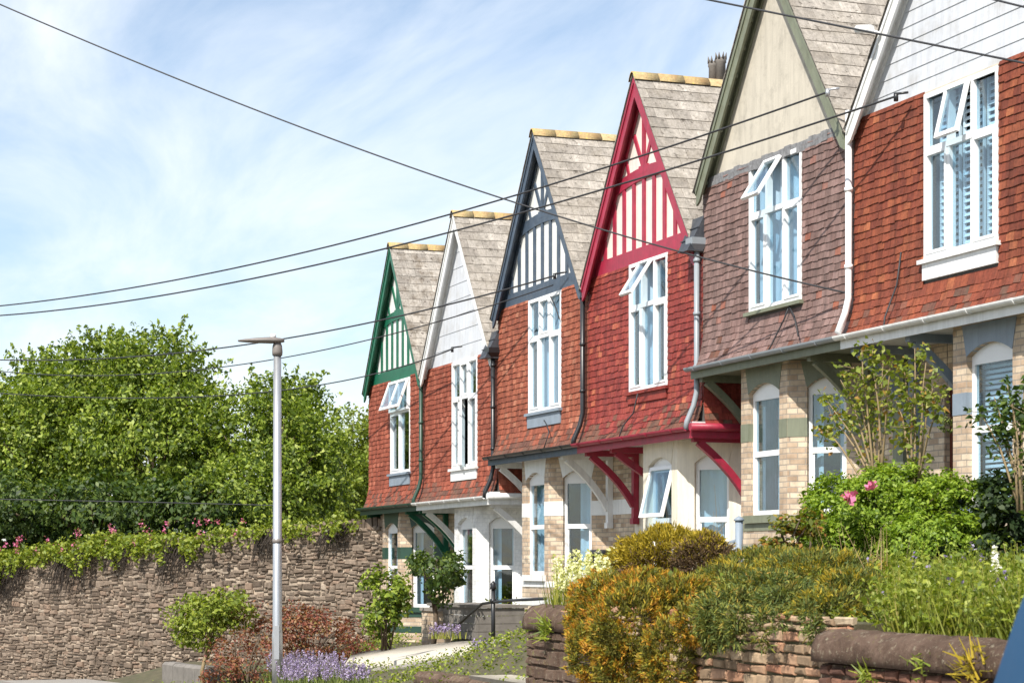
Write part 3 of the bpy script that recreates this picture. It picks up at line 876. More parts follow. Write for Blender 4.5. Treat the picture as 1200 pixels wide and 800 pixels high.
GROUP_H = 'terrace of gabled houses'
def build_house(c):
    X0, X1 = c['x0'], c['x1']
    xc = (X0 + X1) / 2; W = X1 - X0; hw = W / 2
    root = thing('terraced_house', c['label'], 'house', (xc, 0, c['z0']), GROUP_H)
    yw = 0.85                                     # ground-floor wall line
    top = GUT - 0.10
    # --- ground-floor wall and body
    xa, xb = c['bay'][0] - xc, c['bay'][1] - xc
    gw = MB()
    doors = c.get('door')
    L0, L1 = -hw, xa - .8
    for s, e in ((L0, L1), (xb + .8, hw)):
        ops = []
        if doors and s - .01 <= doors[0] - xc and doors[1] - xc <= e + .01:
            ops = [(doors[0] - xc - s, doors[1] - xc - s, -.6, 2.25, .0)]
        if e - s > .02:
            panel(gw, (s, yw, 0), UX, e - s, -.6, top, ops, .2, 0, u0=s)
    gw.box(-hw + .003, hw - .003, 2.2, 7.0, -.6, GUT, 1)
    gw.box(-hw + .003, -hw + .2, 1.06, 2.2, -.6, GUT - .11, 1)
    gw.box(hw - .2, hw - .003, 1.06, 2.2, -.6, GUT - .11, 1)
    gw.box(-hw + .21, hw - .21, .95, 2.19, -.6, .05, 1)
    gw.build('ground_floor_wall', [c['wall'], M['interior']], root)
    if doors:
        da, db = doors[0] - xc, doors[1] - xc
        dm = MB()
        dm.box(da, db, yw + .14, yw + .19, 0.0, 2.02, 0)
        dm.box(da, da + .06, yw + .08, yw + .2, 0, 2.25, 1); dm.box(db - .06, db, yw + .08, yw + .2, 0, 2.25, 1)
        dm.box(da + .06, db - .06, yw + .08, yw + .2, 2.19, 2.25, 1); dm.box(da + .06, db - .06, yw + .08, yw + .2, 2.02, 2.08, 1)
        w = db - da
        for px0, px1, pz0, pz1 in ((.14, .46, .15, .8), (.54, .86, .15, .8), (.14, .46, .95, 1.85), (.54, .86, .95, 1.85)):
            dm.box(da + w * px0, da + w * px1, yw + .125, yw + .14, pz0, pz1, 0)
        dob = dm.build('door', [c['door_mat'], c['trim']], root)
        km = MB(); km.tube([(db - .14, yw + .14, 1.0), (db - .14, yw + .07, 1.0)], [.015, .03], 8); km.build('handle', M['ridge'], dob)
        fl = MB(); fl.box(da + .06, db - .06, yw + .12, yw + .127, 2.08, 2.19); fl.build('fanlight', M['glass'], dob)
    # --- bay
    bay = MB()
    H = {'bay': None}
    # build the wall first so that the pieces can be parented to it
    P = [Vector((xa - .8, yw, 0)), Vector((xa, .05, 0)), Vector((xb, .05, 0)), Vector((xb + .8, yw, 0))]
    holder = bpy.data.objects.new('bay_window', bpy.data.meshes.new('bay_window'))
    col.objects.link(holder); holder.parent = root
    H['bay'] = holder
    bands = c.get('bands', [])
    for i in range(3):
        d = P[i + 1] - P[i]; ln = d.length; d.normalize()
        ow = .56 if i != 1 else min(.96, ln - .42)
        bay_panel(H, bay, P[i], d, ln, ow, c['wall'], c.get('band'), c['lintel'], bands, c['bay_curt'][i], i, opening=c.get('bay_open') if i == 1 else None)
    # bay's flat lid under the jetty
    tmp = bay.build('bay_window', [c['wall']], None)
    holder.data = tmp.data
    bpy.data.objects.remove(tmp)
    # --- bracket band pieces of the plain wall beside the bay
    if c.get('band') is not None and bands:
        bm_ = MB()
        for s, e in ((L0, L1), (xb + .8, hw)):
            if e - s > .05:
                if doors and s - .01 <= doors[0] - xc <= e: 
                    spans = [(s, doors[0] - xc), (doors[1] - xc, e)]
                else: spans = [(s, e)]
                for p, q in spans:
                    if q - p > .03:
                        z0, z1 = bands[0]
                        bm_ = MB(); bm_.prism([(p + .003, z0), (q - .003, z0), (q - .003, z1), (p + .003, z1)], (0, yw, 0), UX, UZ, -.05, .008)
                        bm_.build('painted_band', c['band'], root)
    # --- upper wall
    wx0, wx1, wz0, wz1 = c['win'][0] - xc, c['win'][1] - xc, GUT + c['win'][2], GUT + c['win'][3]
    uw = MB()
    panel(uw, (-hw, .0, 0), UX, W, GUT + .02, GB + .01, [(wx0 + hw, wx1 + hw, wz0, wz1, 0)], .2, 0)
    uw.box(-hw + .003, -hw + .2, .2, 7.0, GUT + .02, GB + .1, 0)
    uw.box(hw - .2, hw - .003, .2, 7.0, GUT + .02, GB + .1, 0)
    uw.box(-hw + .2, hw - .2, .2, 1.4, GUT + .02, GUT + .3, 0)
    uw.box(-hw + .2, hw - .2, .2, 1.4, GB - .0, GB + .1, 0)
    uw.box(-hw + .2, hw - .2, 1.4, 7.0, GUT + .02, GB + .1, 0)
    uw.build('upper_wall', M['interior'], root)
    tm = MB()
    hole = [(wx0 - .01, wx1 + .01, wz0 - .05 - (c['apron'] or 0), wz1 + .3)]
    hang_tiles(tm, (0, 0, 0), UX, -hw + .004, hw - .004, GUT + .03, GB + .02, hole, flare_front, mossy=c.get('moss', .5))
    to = tm.build('tile_hanging', [c['tile'], M['moss_tile']], root, recalc=False)
    if c.get('side'):
        sd = MB()
        hang_tiles(sd, (hw, 0, 0), Vector((0, 1, 0)), -.02, .95, GUT + .03, GUT + 1.2, [], flare_side, mossy=.2)
        sd.build('side_tiles', [c['tile'], M['moss_tile']], root, recalc=False)
    upper_window(root, wx0, wx1, wz0, wz1, c['cols'], c['opens'], c['curt'], c['apron'], c['sill'])
    # --- jetty soffit, fascia, gutter
    sf = MB()
    sf.box(-hw + .003, hw - .003, -.20, 2.19, GUT - .095, GUT - .045)
    sf.build('soffit', c['soffit'], root)
    fa = MB()
    fa.box(-hw + .002, hw - .002, -.222, -.198, GUT - .15, GUT + .03)
    fa.build('fascia', c['fascia'], root)
    gu = MB()
    k = 8; ro, ri = .062, .054; yc, zc_ = -.286, GUT + .015
    for i in range(k):
        t0, t1 = math.pi + math.pi * i / k, math.pi + math.pi * (i + 1) / k
        poly = [(yc + ro * math.cos(t0), zc_ + ro * math.sin(t0)), (yc + ro * math.cos(t1), zc_ + ro * math.sin(t1)),
                (yc + ri * math.cos(t1), zc_ + ri * math.sin(t1)), (yc + ri * math.cos(t0), zc_ + ri * math.sin(t0))]
        gu.prism(poly, (0, 0, 0), Vector((0, 1, 0)), UZ, -hw + .002, hw - .002)
    x = -hw + .3
    while x < hw:
        for i in range(k):
            t0, t1 = math.pi + math.pi * i / k, math.pi + math.pi * (i + 1) / k
            poly = [(yc + .072 * math.cos(t0), zc_ + .072 * math.sin(t0)), (yc + .072 * math.cos(t1), zc_ + .072 * math.sin(t1)),
                    (yc + .0635 * math.cos(t1), zc_ + .0635 * math.sin(t1)), (yc + .0635 * math.cos(t0), zc_ + .0635 * math.sin(t0))]
            gu.prism(poly, (x, 0, 0), Vector((0, 1, 0)), UZ, -.02, .02)
        x += .95
    if c.get('side'):
        sgm = MB()
        sgm.box(hw + .03, hw + .055, -.222, .84, GUT - .15, GUT + .04)
        sgm.build('fascia', c['fascia'], root)
        sgm = MB(); sgm.tube([(hw + .11, -.28, GUT + .01), (hw + .11, .84, GUT + .02)], .06, 10); sgm.build('gutter', c['gutter'], root)
        sgm = MB(); sgm.box(hw - .2, hw + .029, -.19, .84, GUT - .098, GUT + .10); sgm.build('soffit', c['soffit'], root)
    gu.build('gutter', c['gutter'], root)
    # --- gable
    sl_ = (AP - (GB - .05)) / (hw - .06)
    zl = lambda x, off=0.0: AP - off - sl_ * abs(x)
    ca = 1 / math.sqrt(1 + sl_ * sl_)                   # cos of the pitch
    off = .30 / ca
    gp = MB()
    zb = GB + .0
    if c['gable'] == 'board':
        bh = c.get('board', .19); z = zb + .02
        while z < AP - .15:
            z1 = min(z + bh, AP - .12)
            xa_, xb_ = (AP - .08 - z) / sl_, (AP - .08 - z1) / sl_
            xa_, xb_ = min(xa_, hw - .02), min(xb_, hw - .02)
            n_ = Vector((0, -1, 0))
            vs = [(-xa_, .018, z), (xa_, .018, z), (xb_, .027, z1), (-xb_, .027, z1), (-xa_, .075, z), (xa_, .075, z), (xb_, .075, z1), (-xb_, .075, z1)]
            gp.mesh(vs, [(0, 1, 2, 3), (4, 5, 1, 0), (7, 6, 5, 4), (1, 5, 6, 2), (4, 0, 3, 7)])
            z = z1
        gp.build('gable_boarding', M['cladding'], root)
    else:
        gp.prism([(-(AP - .06 - zb) / sl_, zb), ((AP - .06 - zb) / sl_, zb), (0, AP - .06)], (0, .035, 0), UX, UZ, -.1, 0)
        gp.build('gable_panel', c['panel'], root)
    gs = MB()
    gs.prism([(-(AP - .05 - zb) / sl_ + .03, zb), ((AP - .05 - zb) / sl_ - .03, zb), (0, AP - .1)], (0, .17, 0), UX, UZ, -.1, 0)
    gs.build('gable_wall', M['interior'], root)
    if c['gable'] == 'timber':
        tb = MB()
        yf, yb = .006, .06
        tb.prism([(-(AP - zb) / sl_ + .12, zb - .03), ((AP - zb) / sl_ - .12, zb - .03), ((AP - zb - .27) / sl_ - .10, zb + .27), (-(AP - zb - .27) / sl_ + .10, zb + .27)], (0, 0, 0), UX, UZ, -yb, -yf + .012)
        zc = zb + 1.36; cw = .20
        xe = (AP - zc) / sl_ - .05
        kk = 8
        for i in range(kk):                                  # cambered collar
            s0, s1 = lerp(-xe, xe, i / kk), lerp(-xe, xe, (i + 1) / kk)
            f_ = lambda s: .10 * (1 - (s / xe) ** 2)
            tb.prism([(s0, zc - cw / 2 + f_(s0)), (s1, zc - cw / 2 + f_(s1)), (s1, zc + cw / 2 + f_(s1)), (s0, zc + cw / 2 + f_(s0))], (0, 0, 0), UX, UZ, -yb, -yf + .006)
        ns = 9
        for i in range(ns):                                  # studs below the collar
            s = lerp(-1.62, 1.62, i / (ns - 1))
            ztop = min(zc - .02 + .10 * max(0, 1 - (s / xe) ** 2), zl(s, .22))
            if ztop > zb + .3:
                tb.prism([(s - .052, zb + .25), (s + .052, zb + .25), (s + .052, ztop), (s - .052, ztop)], (0, 0, 0), UX, UZ, -yb, -yf)
        zk = zc + .17
        bar2(tb, (0, zk - .02), (0, AP - .35), .11, yf, yb)
        bar2(tb, (-.03, zk + .02), (-.40, zk + .60), .085, yf + .004, yb)
        bar2(tb, (.03, zk + .02), (.40, zk + .60), .085, yf + .004, yb)
        bar2(tb, (-.17, zk - .01), (.17, zk - .01), .13, yf - .008, yb)
        for sgn in (-1, 1):                                  # curved spandrels under the verge
            bar2(tb, (sgn * .60, zc + .12), (sgn * .72, zc + .40), .07, yf + .006, yb)
        tb.build('half_timbering', c['timber'], root)
    if c['gable'] == 'render':
        fl = MB()
        kx = (AP - zb) / sl_ - .08
        n_ = 24
        for i in range(n_):
            a, b = lerp(-kx, kx, i / n_), lerp(-kx, kx, (i + 1) / n_)
            j = rnd.uniform(-.015, .015)
            fl.prism([(a, zb - .09 + j), (b, zb - .09 + j), (b, zb + .05 + j), (a, zb + .05 + j)], (0, 0, 0), UX, UZ, -.05, .02 + rnd.uniform(0, .012))
        fl.build('flashing', M['flashing'], root)
    if c['gable'] == 'board':
        fl = MB(); kx = (AP - zb) / sl_ - .08
        fl.box(-kx, kx, .0, .07, zb - .06, zb + .03); fl.build('gable_trim', M['render'] if c.get('trim_cream') else M['white'], root)
    # bargeboards with a soffit board behind, one per slope
    for sgn in (-1, 1):
        bb = MB()
        foot = hw - .04
        w = c.get('barge_w', .18) / ca
        zt = lambda x: AP - .015 - sl_ * x
        poly = [(0, zt(0)), (sgn * foot, zt(foot)), (sgn * foot, zt(foot) - w * .75), (sgn * (foot - .10), zt(foot - .10) - w), (0, zt(0) - w)]
        bb.prism(poly, (0, 0, 0), UX, UZ, .115, .15)
        poly = [(0, zt(0)), (sgn * foot, zt(foot)), (sgn * foot, zt(foot) - w * .30), (0, zt(0) - w * .30)]
        bb.prism(poly, (0, 0, 0), UX, UZ, .151, .168)           # moulding
        poly = [(0, zt(0) - .03), (sgn * foot, zt(foot) - .03), (sgn * foot, zt(foot) - .07), (0, zt(0) - .07)]
        bb.prism(poly, (0, 0, 0), UX, UZ, -.06, .115)            # verge soffit
        poly = [(0, zt(0) - .07), (sgn * (foot - .05), zt(foot - .05) - .07), (sgn * (foot - .05), zt(foot - .05) - w * .62), (0, zt(0) - w * .62)]
        bb.prism(poly, (0, 0, 0), UX, UZ, -.045, -.004)          # inner plate against the gable
        if c['gable'] == 'render' and sgn < 0:
            for q in range(9):
                xx = -foot * (q + .5) / 9
                bb.obox((xx, -.05, zl(xx) - .075 - .02 / ca), UX, Vector((0, 1, 0)), UZ, .03, .03, .03)
        bb.build('bargeboard', c['barge'], root)
    # --- roof
    rf = MB()
    rl = 6.8
    apex = Vector((0, -.185, AP + .01))
    run = (hw + .02) / ca
    for sgn in (-1, 1):
        dn = Vector((sgn * ca, 0, -sl_ * ca)); nn = Vector((sgn * sl_ * ca, 0, ca))
        slope_tiles(rf, apex, dn, Vector((0, 1, 0)), nn, rl, run)
    ro_ = rf.build('roof', [c['slate']], root, recalc=False)
    ul = MB()
    zf = AP - sl_ * hw
    for sgn in (-1, 1):
        ul.prism([(0, AP), (sgn * hw, zf), (sgn * hw, zf - .03), (0, AP - .03)], (0, 0, 0), UX, UZ, -rl + .3, .17)
    ul.build('underlay', M['underlay'], ro_)
    # gable end at the back so the roof is closed
    bk = MB(); bk.prism([(-hw, zf), (hw, zf), (0, AP - .05)], (0, 6.5, 0), UX, UZ, -.05, 0); bk.build('rear_gable', M['interior'], root)
    rg = MB()
    y = -.20
    while y < rl - .3:
        l_ = .45
        zz = AP + .055 + rnd.uniform(-.006, .006)
        pts = [(-.13, -.15), (-.10, -.085), (-.045, -.015), (0, 0.0), (.045, -.015), (.10, -.085), (.13, -.15)]
        for i in range(6):
            p, q = pts[i], pts[i + 1]
            vs = [(p[0], y, zz + p[1]), (q[0], y, zz + q[1]), (q[0], y + l_ - .008, zz + q[1]), (p[0], y + l_ - .008, zz + p[1])]
            vs += [(a, b, c_ - .02) for a, b, c_ in vs]
            if i == 0:
                base = len(rg.v)
            rg.mesh(vs, [(0, 1, 2, 3), (4, 5, 1, 0), (3, 2, 6, 7)], 0, True)
        y += l_
    # weld so that one ridge tile is one island
    rgo = rg.build('ridge_tiles', M['ridge'], ro_)
    # --- valley cheek and rainwater pipe on the right-hand party line
    if c.get('valley'):
        vm = MB()
        zv = GB - .02
        vs = [(hw - .42, -.02, zv + .42), (hw + .05, -.02, zv + .42), (hw + .05, -.30, zv - .12), (hw - .30, -.30, zv - .12),
              (hw - .42, .08, zv + .42), (hw + .05, .08, zv + .42), (hw + .05, .08, zv - .12), (hw - .30, .08, zv - .12)]
        vm.mesh(vs, [(0, 1, 2, 3), (3, 2, 6, 7), (0, 3, 7, 4), (1, 5, 6, 2), (4, 5, 1, 0)])
        for t in (.33, .66):
            vm.box(hw - .42 + .08 * t, hw + .055, lerp(-.02, -.30, t) - .02, lerp(-.02, -.30, t) + .02, zv + .42 - .54 * t - .008, zv + .42 - .54 * t + .006)
        vm.build('valley_cheek', M['lead'], root)
    if c.get('pipe') is not None:
        px = hw + c.get('pipe_dx', -.02)
        pm = MB()
        zt = GB - (.06 if c.get('valley') else .02)
        pm.tube([(px, -.11, zt), (px, -.11, GUT + .55), (px, -.16, GUT + .34), (px, -.27, GUT + .10), (px, -.29, GUT - .02)] if not c.get('pipe_long') else
                [(px, -.11, zt), (px, -.11, GUT + .72), (px, -.17, GUT + .40), (px, -.33, GUT + .12), (px, -.35, GUT - .12), (px + .1, -.25, GUT - .25), (px + .3, .5, GUT - .42), (px + .32, .72, GUT - .55), (px + .32, .76, -.2)], .042, 10)
        for z in (GUT + .9, GUT + 1.7, GUT + 2.5):
            pm.tube([(px, -.11, z), (px, -.11, z + .05)], .054, 10)
        po = pm.build('downpipe', c['pipe'], root)
        if c.get('hopper'):
            hm = MB()
            vs = [(px - .12, -.24, zt + .12), (px + .12, -.24, zt + .12), (px + .12, .0, zt + .12), (px - .12, .0, zt + .12),
                  (px - .06, -.17, zt - .08), (px + .06, -.17, zt - .08), (px + .06, -.05, zt - .08), (px - .06, -.05, zt - .08),
                  (px - .12, -.24, zt + .02), (px + .12, -.24, zt + .02), (px + .12, .0, zt + .02), (px - .12, .0, zt + .02)]
            hm.mesh(vs, [(0, 1, 2, 3), (0, 8, 9, 1), (1, 9, 10, 2), (3, 2, 10, 11), (0, 3, 11, 8), (8, 4, 5, 9), (9, 5, 6, 10), (11, 10, 6, 7), (8, 11, 7, 4), (4, 7, 6, 5)])
            hm.build('hopper', c['pipe'], po)
    # --- jetty brackets
    for bx_, drop in c.get('brackets', []):
        bracket_mesh(bx_ - xc, .10, -.12, yw - .004, GUT - .098, drop).build('bracket', c['bracket'], root)
    # --- a post against the party line
    for bx_, w_, mt in c.get('posts', []):
        pm = MB(); pm.box(bx_ - xc - w_ / 2, bx_ - xc + w_ / 2, yw - .09, yw - .003, -.6, top); pm.build('post', mt, root)
    # loose cable runs down the tile-hanging
    for pts in c.get('runs', []):
        cm = MB(); cm.tube([(p[0] - xc, p[1], p[2] + GUT) for p in pts], .011, 6); cm.build('wall_cable', c.get('run_mat', M['cable']), root)
    return root

BANDS = [(1.79, 2.05), (.50, .605), (.16, .30)]
ZA, ZB, ZC = 0.01, 0.75, 1.63
OPENV = (R(33), 'top')
houses = [
 dict(label='small far gabled house with bottle green half-timbering and red hung tiles, lowest in the terrace', x0=-22.75, x1=-18.4, z0=ZA,
      bay=(-21.84, -20.45), win=(-21.0, -19.5, .74, 2.80), cols=2, opens={(0, 'hi'): (0, 'none'), (1, 'hi'): (0, 'none'), 'wide': (R(20), 'top')}, curt='none', apron=.22, sill=M['blue_grey'],
      tile=M['tileA'], gable='timber', panel=M['white_panel'], timber=M['green_wood'], barge=M['green_wood'], slate=M['slate_moss'], wall=M['brick'], band=M['dark_green'], bands=BANDS, lintel=M['dark_green'],
      soffit=M['dark_green'], fascia=M['dark_green'], gutter=M['dark_green'], bay_curt=('drape', 'net', 'drape'), door=(-19.35, -18.55), door_mat=M['dark_green'], trim=M['dark_green'],
      pipe=M['dark_green'], brackets=[(-22.5, 1.2), (-19.5, 1.2), (-18.5, 1.2)], bracket=M['green_wood'], moss=.35),
 dict(label='gabled house with plain white boarded gable, red hung tiles and white painted bay', x0=-18.4, x1=-13.8, z0=ZA,
      bay=(-16.65, -15.3), win=(-16.62, -15.02, .66, 2.82), cols=3, opens={(1, 'lo'): (R(14), 'side')}, curt='none', apron=.2, sill=M['white'],
      tile=M['tileA'], gable='board', board=.32, panel=None, barge=M['white'], slate=M['slate'], wall=M['brick_white'], band=None, bands=[], lintel=M['brick_white'],
      soffit=M['white'], fascia=M['white'], gutter=M['white'], bay_curt=('net', 'half', 'drape'), door=(-18.3, -17.55), door_mat=M['dark_green'], trim=M['dark_green'],
      pipe=M['black'], valley=True, hopper=True, pipe_long=False, side=True, brackets=[(-18.25, 1.2), (-13.95, 1.1)], bracket=M['white'], moss=.6),
 dict(label='gabled house with slate blue half-timbering, orange hung tiles and white banded brick bay', x0=-13.8, x1=-9.2, z0=ZB,
      bay=(-12.64, -11.27), win=(-12.13, -10.47, .74, 2.82), cols=3, opens={}, curt='net', apron=.22, sill=M['blue_grey'],
      tile=M['tileB'], gable='timber', panel=M['white_panel'], timber=M['slate_blue'], barge=M['slate_blue'], slate=M['slate'], wall=M['brick'], band=M['white'], bands=BANDS, lintel=M['white'],
      soffit=M['white'], fascia=M['slate_blue'], gutter=M['black'], bay_curt=('drape', 'drape', 'half'), trim=M['white'],
      pipe=M['black'], brackets=[(-13.62, 1.2), (-10.2, 1.25)], bracket=M['white'], moss=.6,
      runs=[[(-10.9, -.05, 2.75), (-10.6, -.06, 2.5), (-10.45, -.06, 2.3)], [(-11.1, -.1, .55), (-10.9, -.12, .45), (-10.7, -.16, .3), (-10.75, -.24, .02)]]),
 dict(label='gabled house with crimson half-timbering, dark red painted tiles and cream bay', x0=-9.2, x1=-4.6, z0=ZB,
      bay=(-7.0, -5.68), win=(-7.42, -5.90, .76, 2.84), cols=3, opens={(1, 'hi'): OPENV}, curt='part', apron=.14, sill=M['tileC'],
      tile=M['tileC'], gable='timber', panel=M['pink_panel'], timber=M['crimson'], barge=M['crimson'], slate=M['slate'], wall=M['cream'], band=None, bands=[], lintel=M['cream'],
      soffit=M['white'], fascia=M['crimson'], gutter=M['crimson'], bay_curt=('net', 'half', 'net'), bay_open=R(14), door=(-8.75, -7.95), door_mat=M['oak_door'], trim=M['white'],
      pipe=M['grey'], valley=True, hopper=True, side=True, brackets=[(-9.05, 1.2), (-4.75, 1.15), (-7.95, .7)], bracket=M['crimson'], moss=.5, barge_w=.20,
      runs=[[(-6.9, -.09, .7), (-7.0, -.12, .4), (-7.25, -.2, .2), (-7.2, -.3, -.02)]]),
 dict(label='gabled house with cream rendered gable, sage green bargeboards and mauve painted tiles', x0=-4.6, x1=0.0, z0=ZC,
      bay=(-3.44, -2.0), win=(-3.05, -1.45, .68, 2.78), cols=3, opens={(1, 'hi'): OPENV}, curt='net', apron=None, sill=M['sage'],
      tile=M['tileD'], gable='render', panel=M['render'], barge=M['sage'], slate=M['slate'], wall=M['brick'], band=M['sage'], bands=BANDS, lintel=M['sage'],
      soffit=M['sage'], fascia=M['sage'], gutter=M['grey'], bay_curt=('net', 'half', 'drape'), trim=M['sage'], barge_w=.20,
      pipe=None, brackets=[(-4.45, 1.2), (-1.05, 1.2)], bracket=M['sage'], moss=.12, posts=[(-.22, .26, M['sage'])],
      runs=[[(-1.75, -.05, .62), (-1.85, -.08, .45), (-2.0, -.2, .1), (-2.05, -.27, -.04)], [(-1.75, -.05, .62), (-1.5, -.1, .45), (-1.2, -.2, .15)]]),
 dict(label='nearest gabled house with white boarded gable, rust hung tiles and blue grey lintels', x0=0.0, x1=5.1, z0=ZC,
      bay=(2.27, 3.83), win=(1.72, 3.34, .78, 2.80), cols=3, opens={(1, 'hi'): (R(14), 'top')}, curt='shutter', apron=.2, sill=M['white'],
      tile=M['tileE'], gable='board', board=.185, panel=None, barge=M['white'], slate=M['slate'], wall=M['brick'], band=M['blue_grey'], bands=BANDS, lintel=M['blue_grey'],
      soffit=M['white'], fascia=M['white'], gutter=M['white'], bay_curt=('blind', 'blind', 'blind'), door=(.78, 1.44), door_mat=M['oak_door'], trim=M['oak_door'], trim_cream=True,
      pipe=None, brackets=[(.14, 1.25), (1.5, 1.1)], bracket=M['blue_grey'], moss=.15, posts=[(.12, .16, M['blue_grey'])],
      runs=[[(1.2, -.03, .05 + .9), (1.15, -.06, .55), (1.1, -.2, .15), (1.2, -.28, -.03)]]),
]
H = [build_house(c) for c in houses]

def pipe_on(root, xl, mat):
    pm = MB()
    pm.tube([(xl, -.11, GB + .15), (xl, -.11, GUT + .52), (xl, -.16, GUT + .32), (xl, -.27, GUT + .06)], .045, 10)
    for z in (GUT + .9, GUT + 1.9, GUT + 2.7): pm.tube([(xl, -.11, z), (xl, -.11, z + .05)], .057, 10)
    pm.build('downpipe', mat, root)
pipe_on(H[5], -2.55 + .02, M['upvc'])

# wall bracket and hook fixings for the overhead cables, part of the house they are screwed to
def hook(root, wp, mat, l_=.3):
    lo = Vector(wp) - root.location
    mb = MB()
    mb.tube([lo + Vector((l_, .1, .03)), lo + Vector((0, 0, .03)), lo], .016, 6)
    mb.tube([lo + Vector((0, 0, .04)), lo + Vector((0, 0, -.06))], .03, 8)
    mb.build('cable_hook', mat, root)

# chimney on the party line beyond the crimson house
ch = MB()
chx, chy = at(836, 70, 2.2).x, 2.2
lx = chx - H[3].location.x
czt = at(836, 100, 2.2).z - ZB
ch.box(lx - .35, lx + .35, chy - .25, chy + .3, AP - 2.2, czt - .1)
ch.box(lx - .40, lx + .40, chy - .30, chy + .35, czt - .1, czt)
cho = ch.build('chimney', M['brick'], H[3])
for dx in (-.0, .3):
    cp = MB()
    cp.tube([(lx + dx, chy, czt), (lx + dx, chy, czt + .30), (lx + dx, chy, czt + .32), (lx + dx, chy, czt + .40)], [.085, .08, .095, .09], 12)
    for k in range(8):
        a = k * math.pi / 4
        p = Vector((lx + dx + .08 * math.cos(a), chy + .08 * math.sin(a), czt + .38))
        cp.tube([p, p + Vector((.02 * math.cos(a), .02 * math.sin(a), .11))], [.03, .004], 4)
    cp.build('chimney_pot', M['timber_grey'], cho)

# security camera on the white verge of the nearest house
scp = at(1017, 35, -.3)
cm = MB(); lo = scp - H[5].location
cm.tube([lo + Vector((-.17, -.05, .04)), lo + Vector((.12, -.02, -.02))], [.055, .05], 10)
cm.tube([lo + Vector((.0, 0, 0)), lo + Vector((.1, .12, -.06))], .02, 6)
cm.build('security_camera', M['upvc'], H[5])

# hanging foliage ball by the red door
# ------------------------------------------------------------------ rubble walls
def rubble(mb, o, u, length, base_f, top_f, hmin=.07, hmax=.15, wmin=.13, wmax=.42, th=.3, m=0, mm=1, wob=.03, rough=.012, prot=.035, bev=.022):
    """irregular courses of separate stones over a mortar core; heights follow base_f / top_f along the wall"""
    o, u = Vector(o), Vector(u).normalized(); n = u.cross(UZ)
    k = max(2, int(length / .5))
    for i in range(k):
        a, b = length * i / k, length * (i + 1) / k
        mb.prism([(a, base_f(a)), (b, base_f(b)), (b, top_f(b) - .03), (a, top_f(a) - .03)], o, u, UZ, -th, -.012, mm)
    lo = min(base_f(0), base_f(length)); hi = max(top_f(0), top_f(length))
    z = lo; row = 0
    while z < hi:
        h = rnd.uniform(hmin, hmax)
        x = -rnd.uniform(0, .2)
        while x < length:
            w = rnd.uniform(wmin, wmax) * (.8 if h < .09 else 1.0)
            xm = x + w / 2
            if xm < 0 or xm > length: x += w; continue
            wb = wob * mnoise.noise(Vector((xm * 1.7, z * 1.1, 3.1))) * 2
            splits = [(z, z + h)]
            if h > .13 and rnd.random() < .42: splits = [(z, z + h * .5), (z + h * .5, z + h)]
            for s0, s1 in splits:
                zz0, zz1 = s0 + wb, s1 + wb
                if zz1 > top_f(xm) + .02 or zz1 < base_f(xm) - .05: continue
                g = .010
                x0, x1 = max(x, 0) + g, min(x + w, length) - g
                y0, y1 = zz0 + g * .8, zz1 - g * .8
                if x1 - x0 < .04: continue
                pr = rnd.uniform(.0, prot)
                e = min(bev, (y1 - y0) * .28)
                j = lambda q=None: rnd.uniform(-1, 1) * (rough if q is None else q)
                ring = [(x0 + j(), y0 + j()), (x1 + j(), y0 + j()), (x1 + j(), y1 + j()), (x0 + j(), y1 + j())]
                cx_, cy_ = (x0 + x1) / 2, (y0 + y1) / 2
                inn = [(p[0] + (e if p[0] < cx_ else -e), p[1] + (e if p[1] < cy_ else -e)) for p in ring]
                vs = [o + u * p[0] + UZ * p[1] + n * (-.03) for p in ring] + [o + u * p[0] + UZ * p[1] + n * (pr * .5) for p in ring] + [o + u * p[0] + UZ * p[1] + n * (pr + .012 + j(.006)) for p in inn]
                fs = [(8, 9, 10, 11)]
                for q in range(4):
                    q2 = (q + 1) % 4
                    fs += [(q, q2, 4 + q2, 4 + q), (4 + q, 4 + q2, 8 + q2, 8 + q)]
                mb.mesh(vs, fs, m)
            x += w
        z += h; row += 1

WO = Vector((-21.9, .25, 0)); WU = Vector((.866, .5, 0)); WL = 27.0     # runs from far left up to the green house
WS = WO - WU * WL
wtop = lambda a: lerp(1.72, 2.62, max(-1, (a - WL + 14.2) / 14.2)) + .05 * mnoise.noise(Vector((a * .7, 0, 0)))
wbase = lambda a: -1.6
rw = MB()
rubble(rw, WS, WU, WL, wbase, wtop, hmin=.06, hmax=.165, wmin=.10, wmax=.38, th=.45, wob=.075, rough=.022, prot=.05)
# upright cope stones
a = 0.0
while a < WL:
    w = rnd.uniform(.07, .16); hh = rnd.uniform(.14, .27)
    p = WS + WU * a; n_ = WU.cross(UZ)
    c_ = p + UZ * (wtop(a) + hh / 2 - .05) - n_ * .2
    tl = rnd.uniform(-.15, .15)
    rw.obox(c_, (WU + UZ * tl).normalized(), n_, (UZ - WU * tl).normalized(), w / 2 - .004, .2 + rnd.uniform(0, .04), hh / 2, 0)
    a += w
t = thing('rubble_wall', 'tall brown rubble stone boundary wall with rough upright coping', 'wall', (WS + WU * WL * .5)[:2] + (-1.2,))
rw.build('stonework', [M['stone'], M['mortar']], t, recalc=False, offset=t.location)

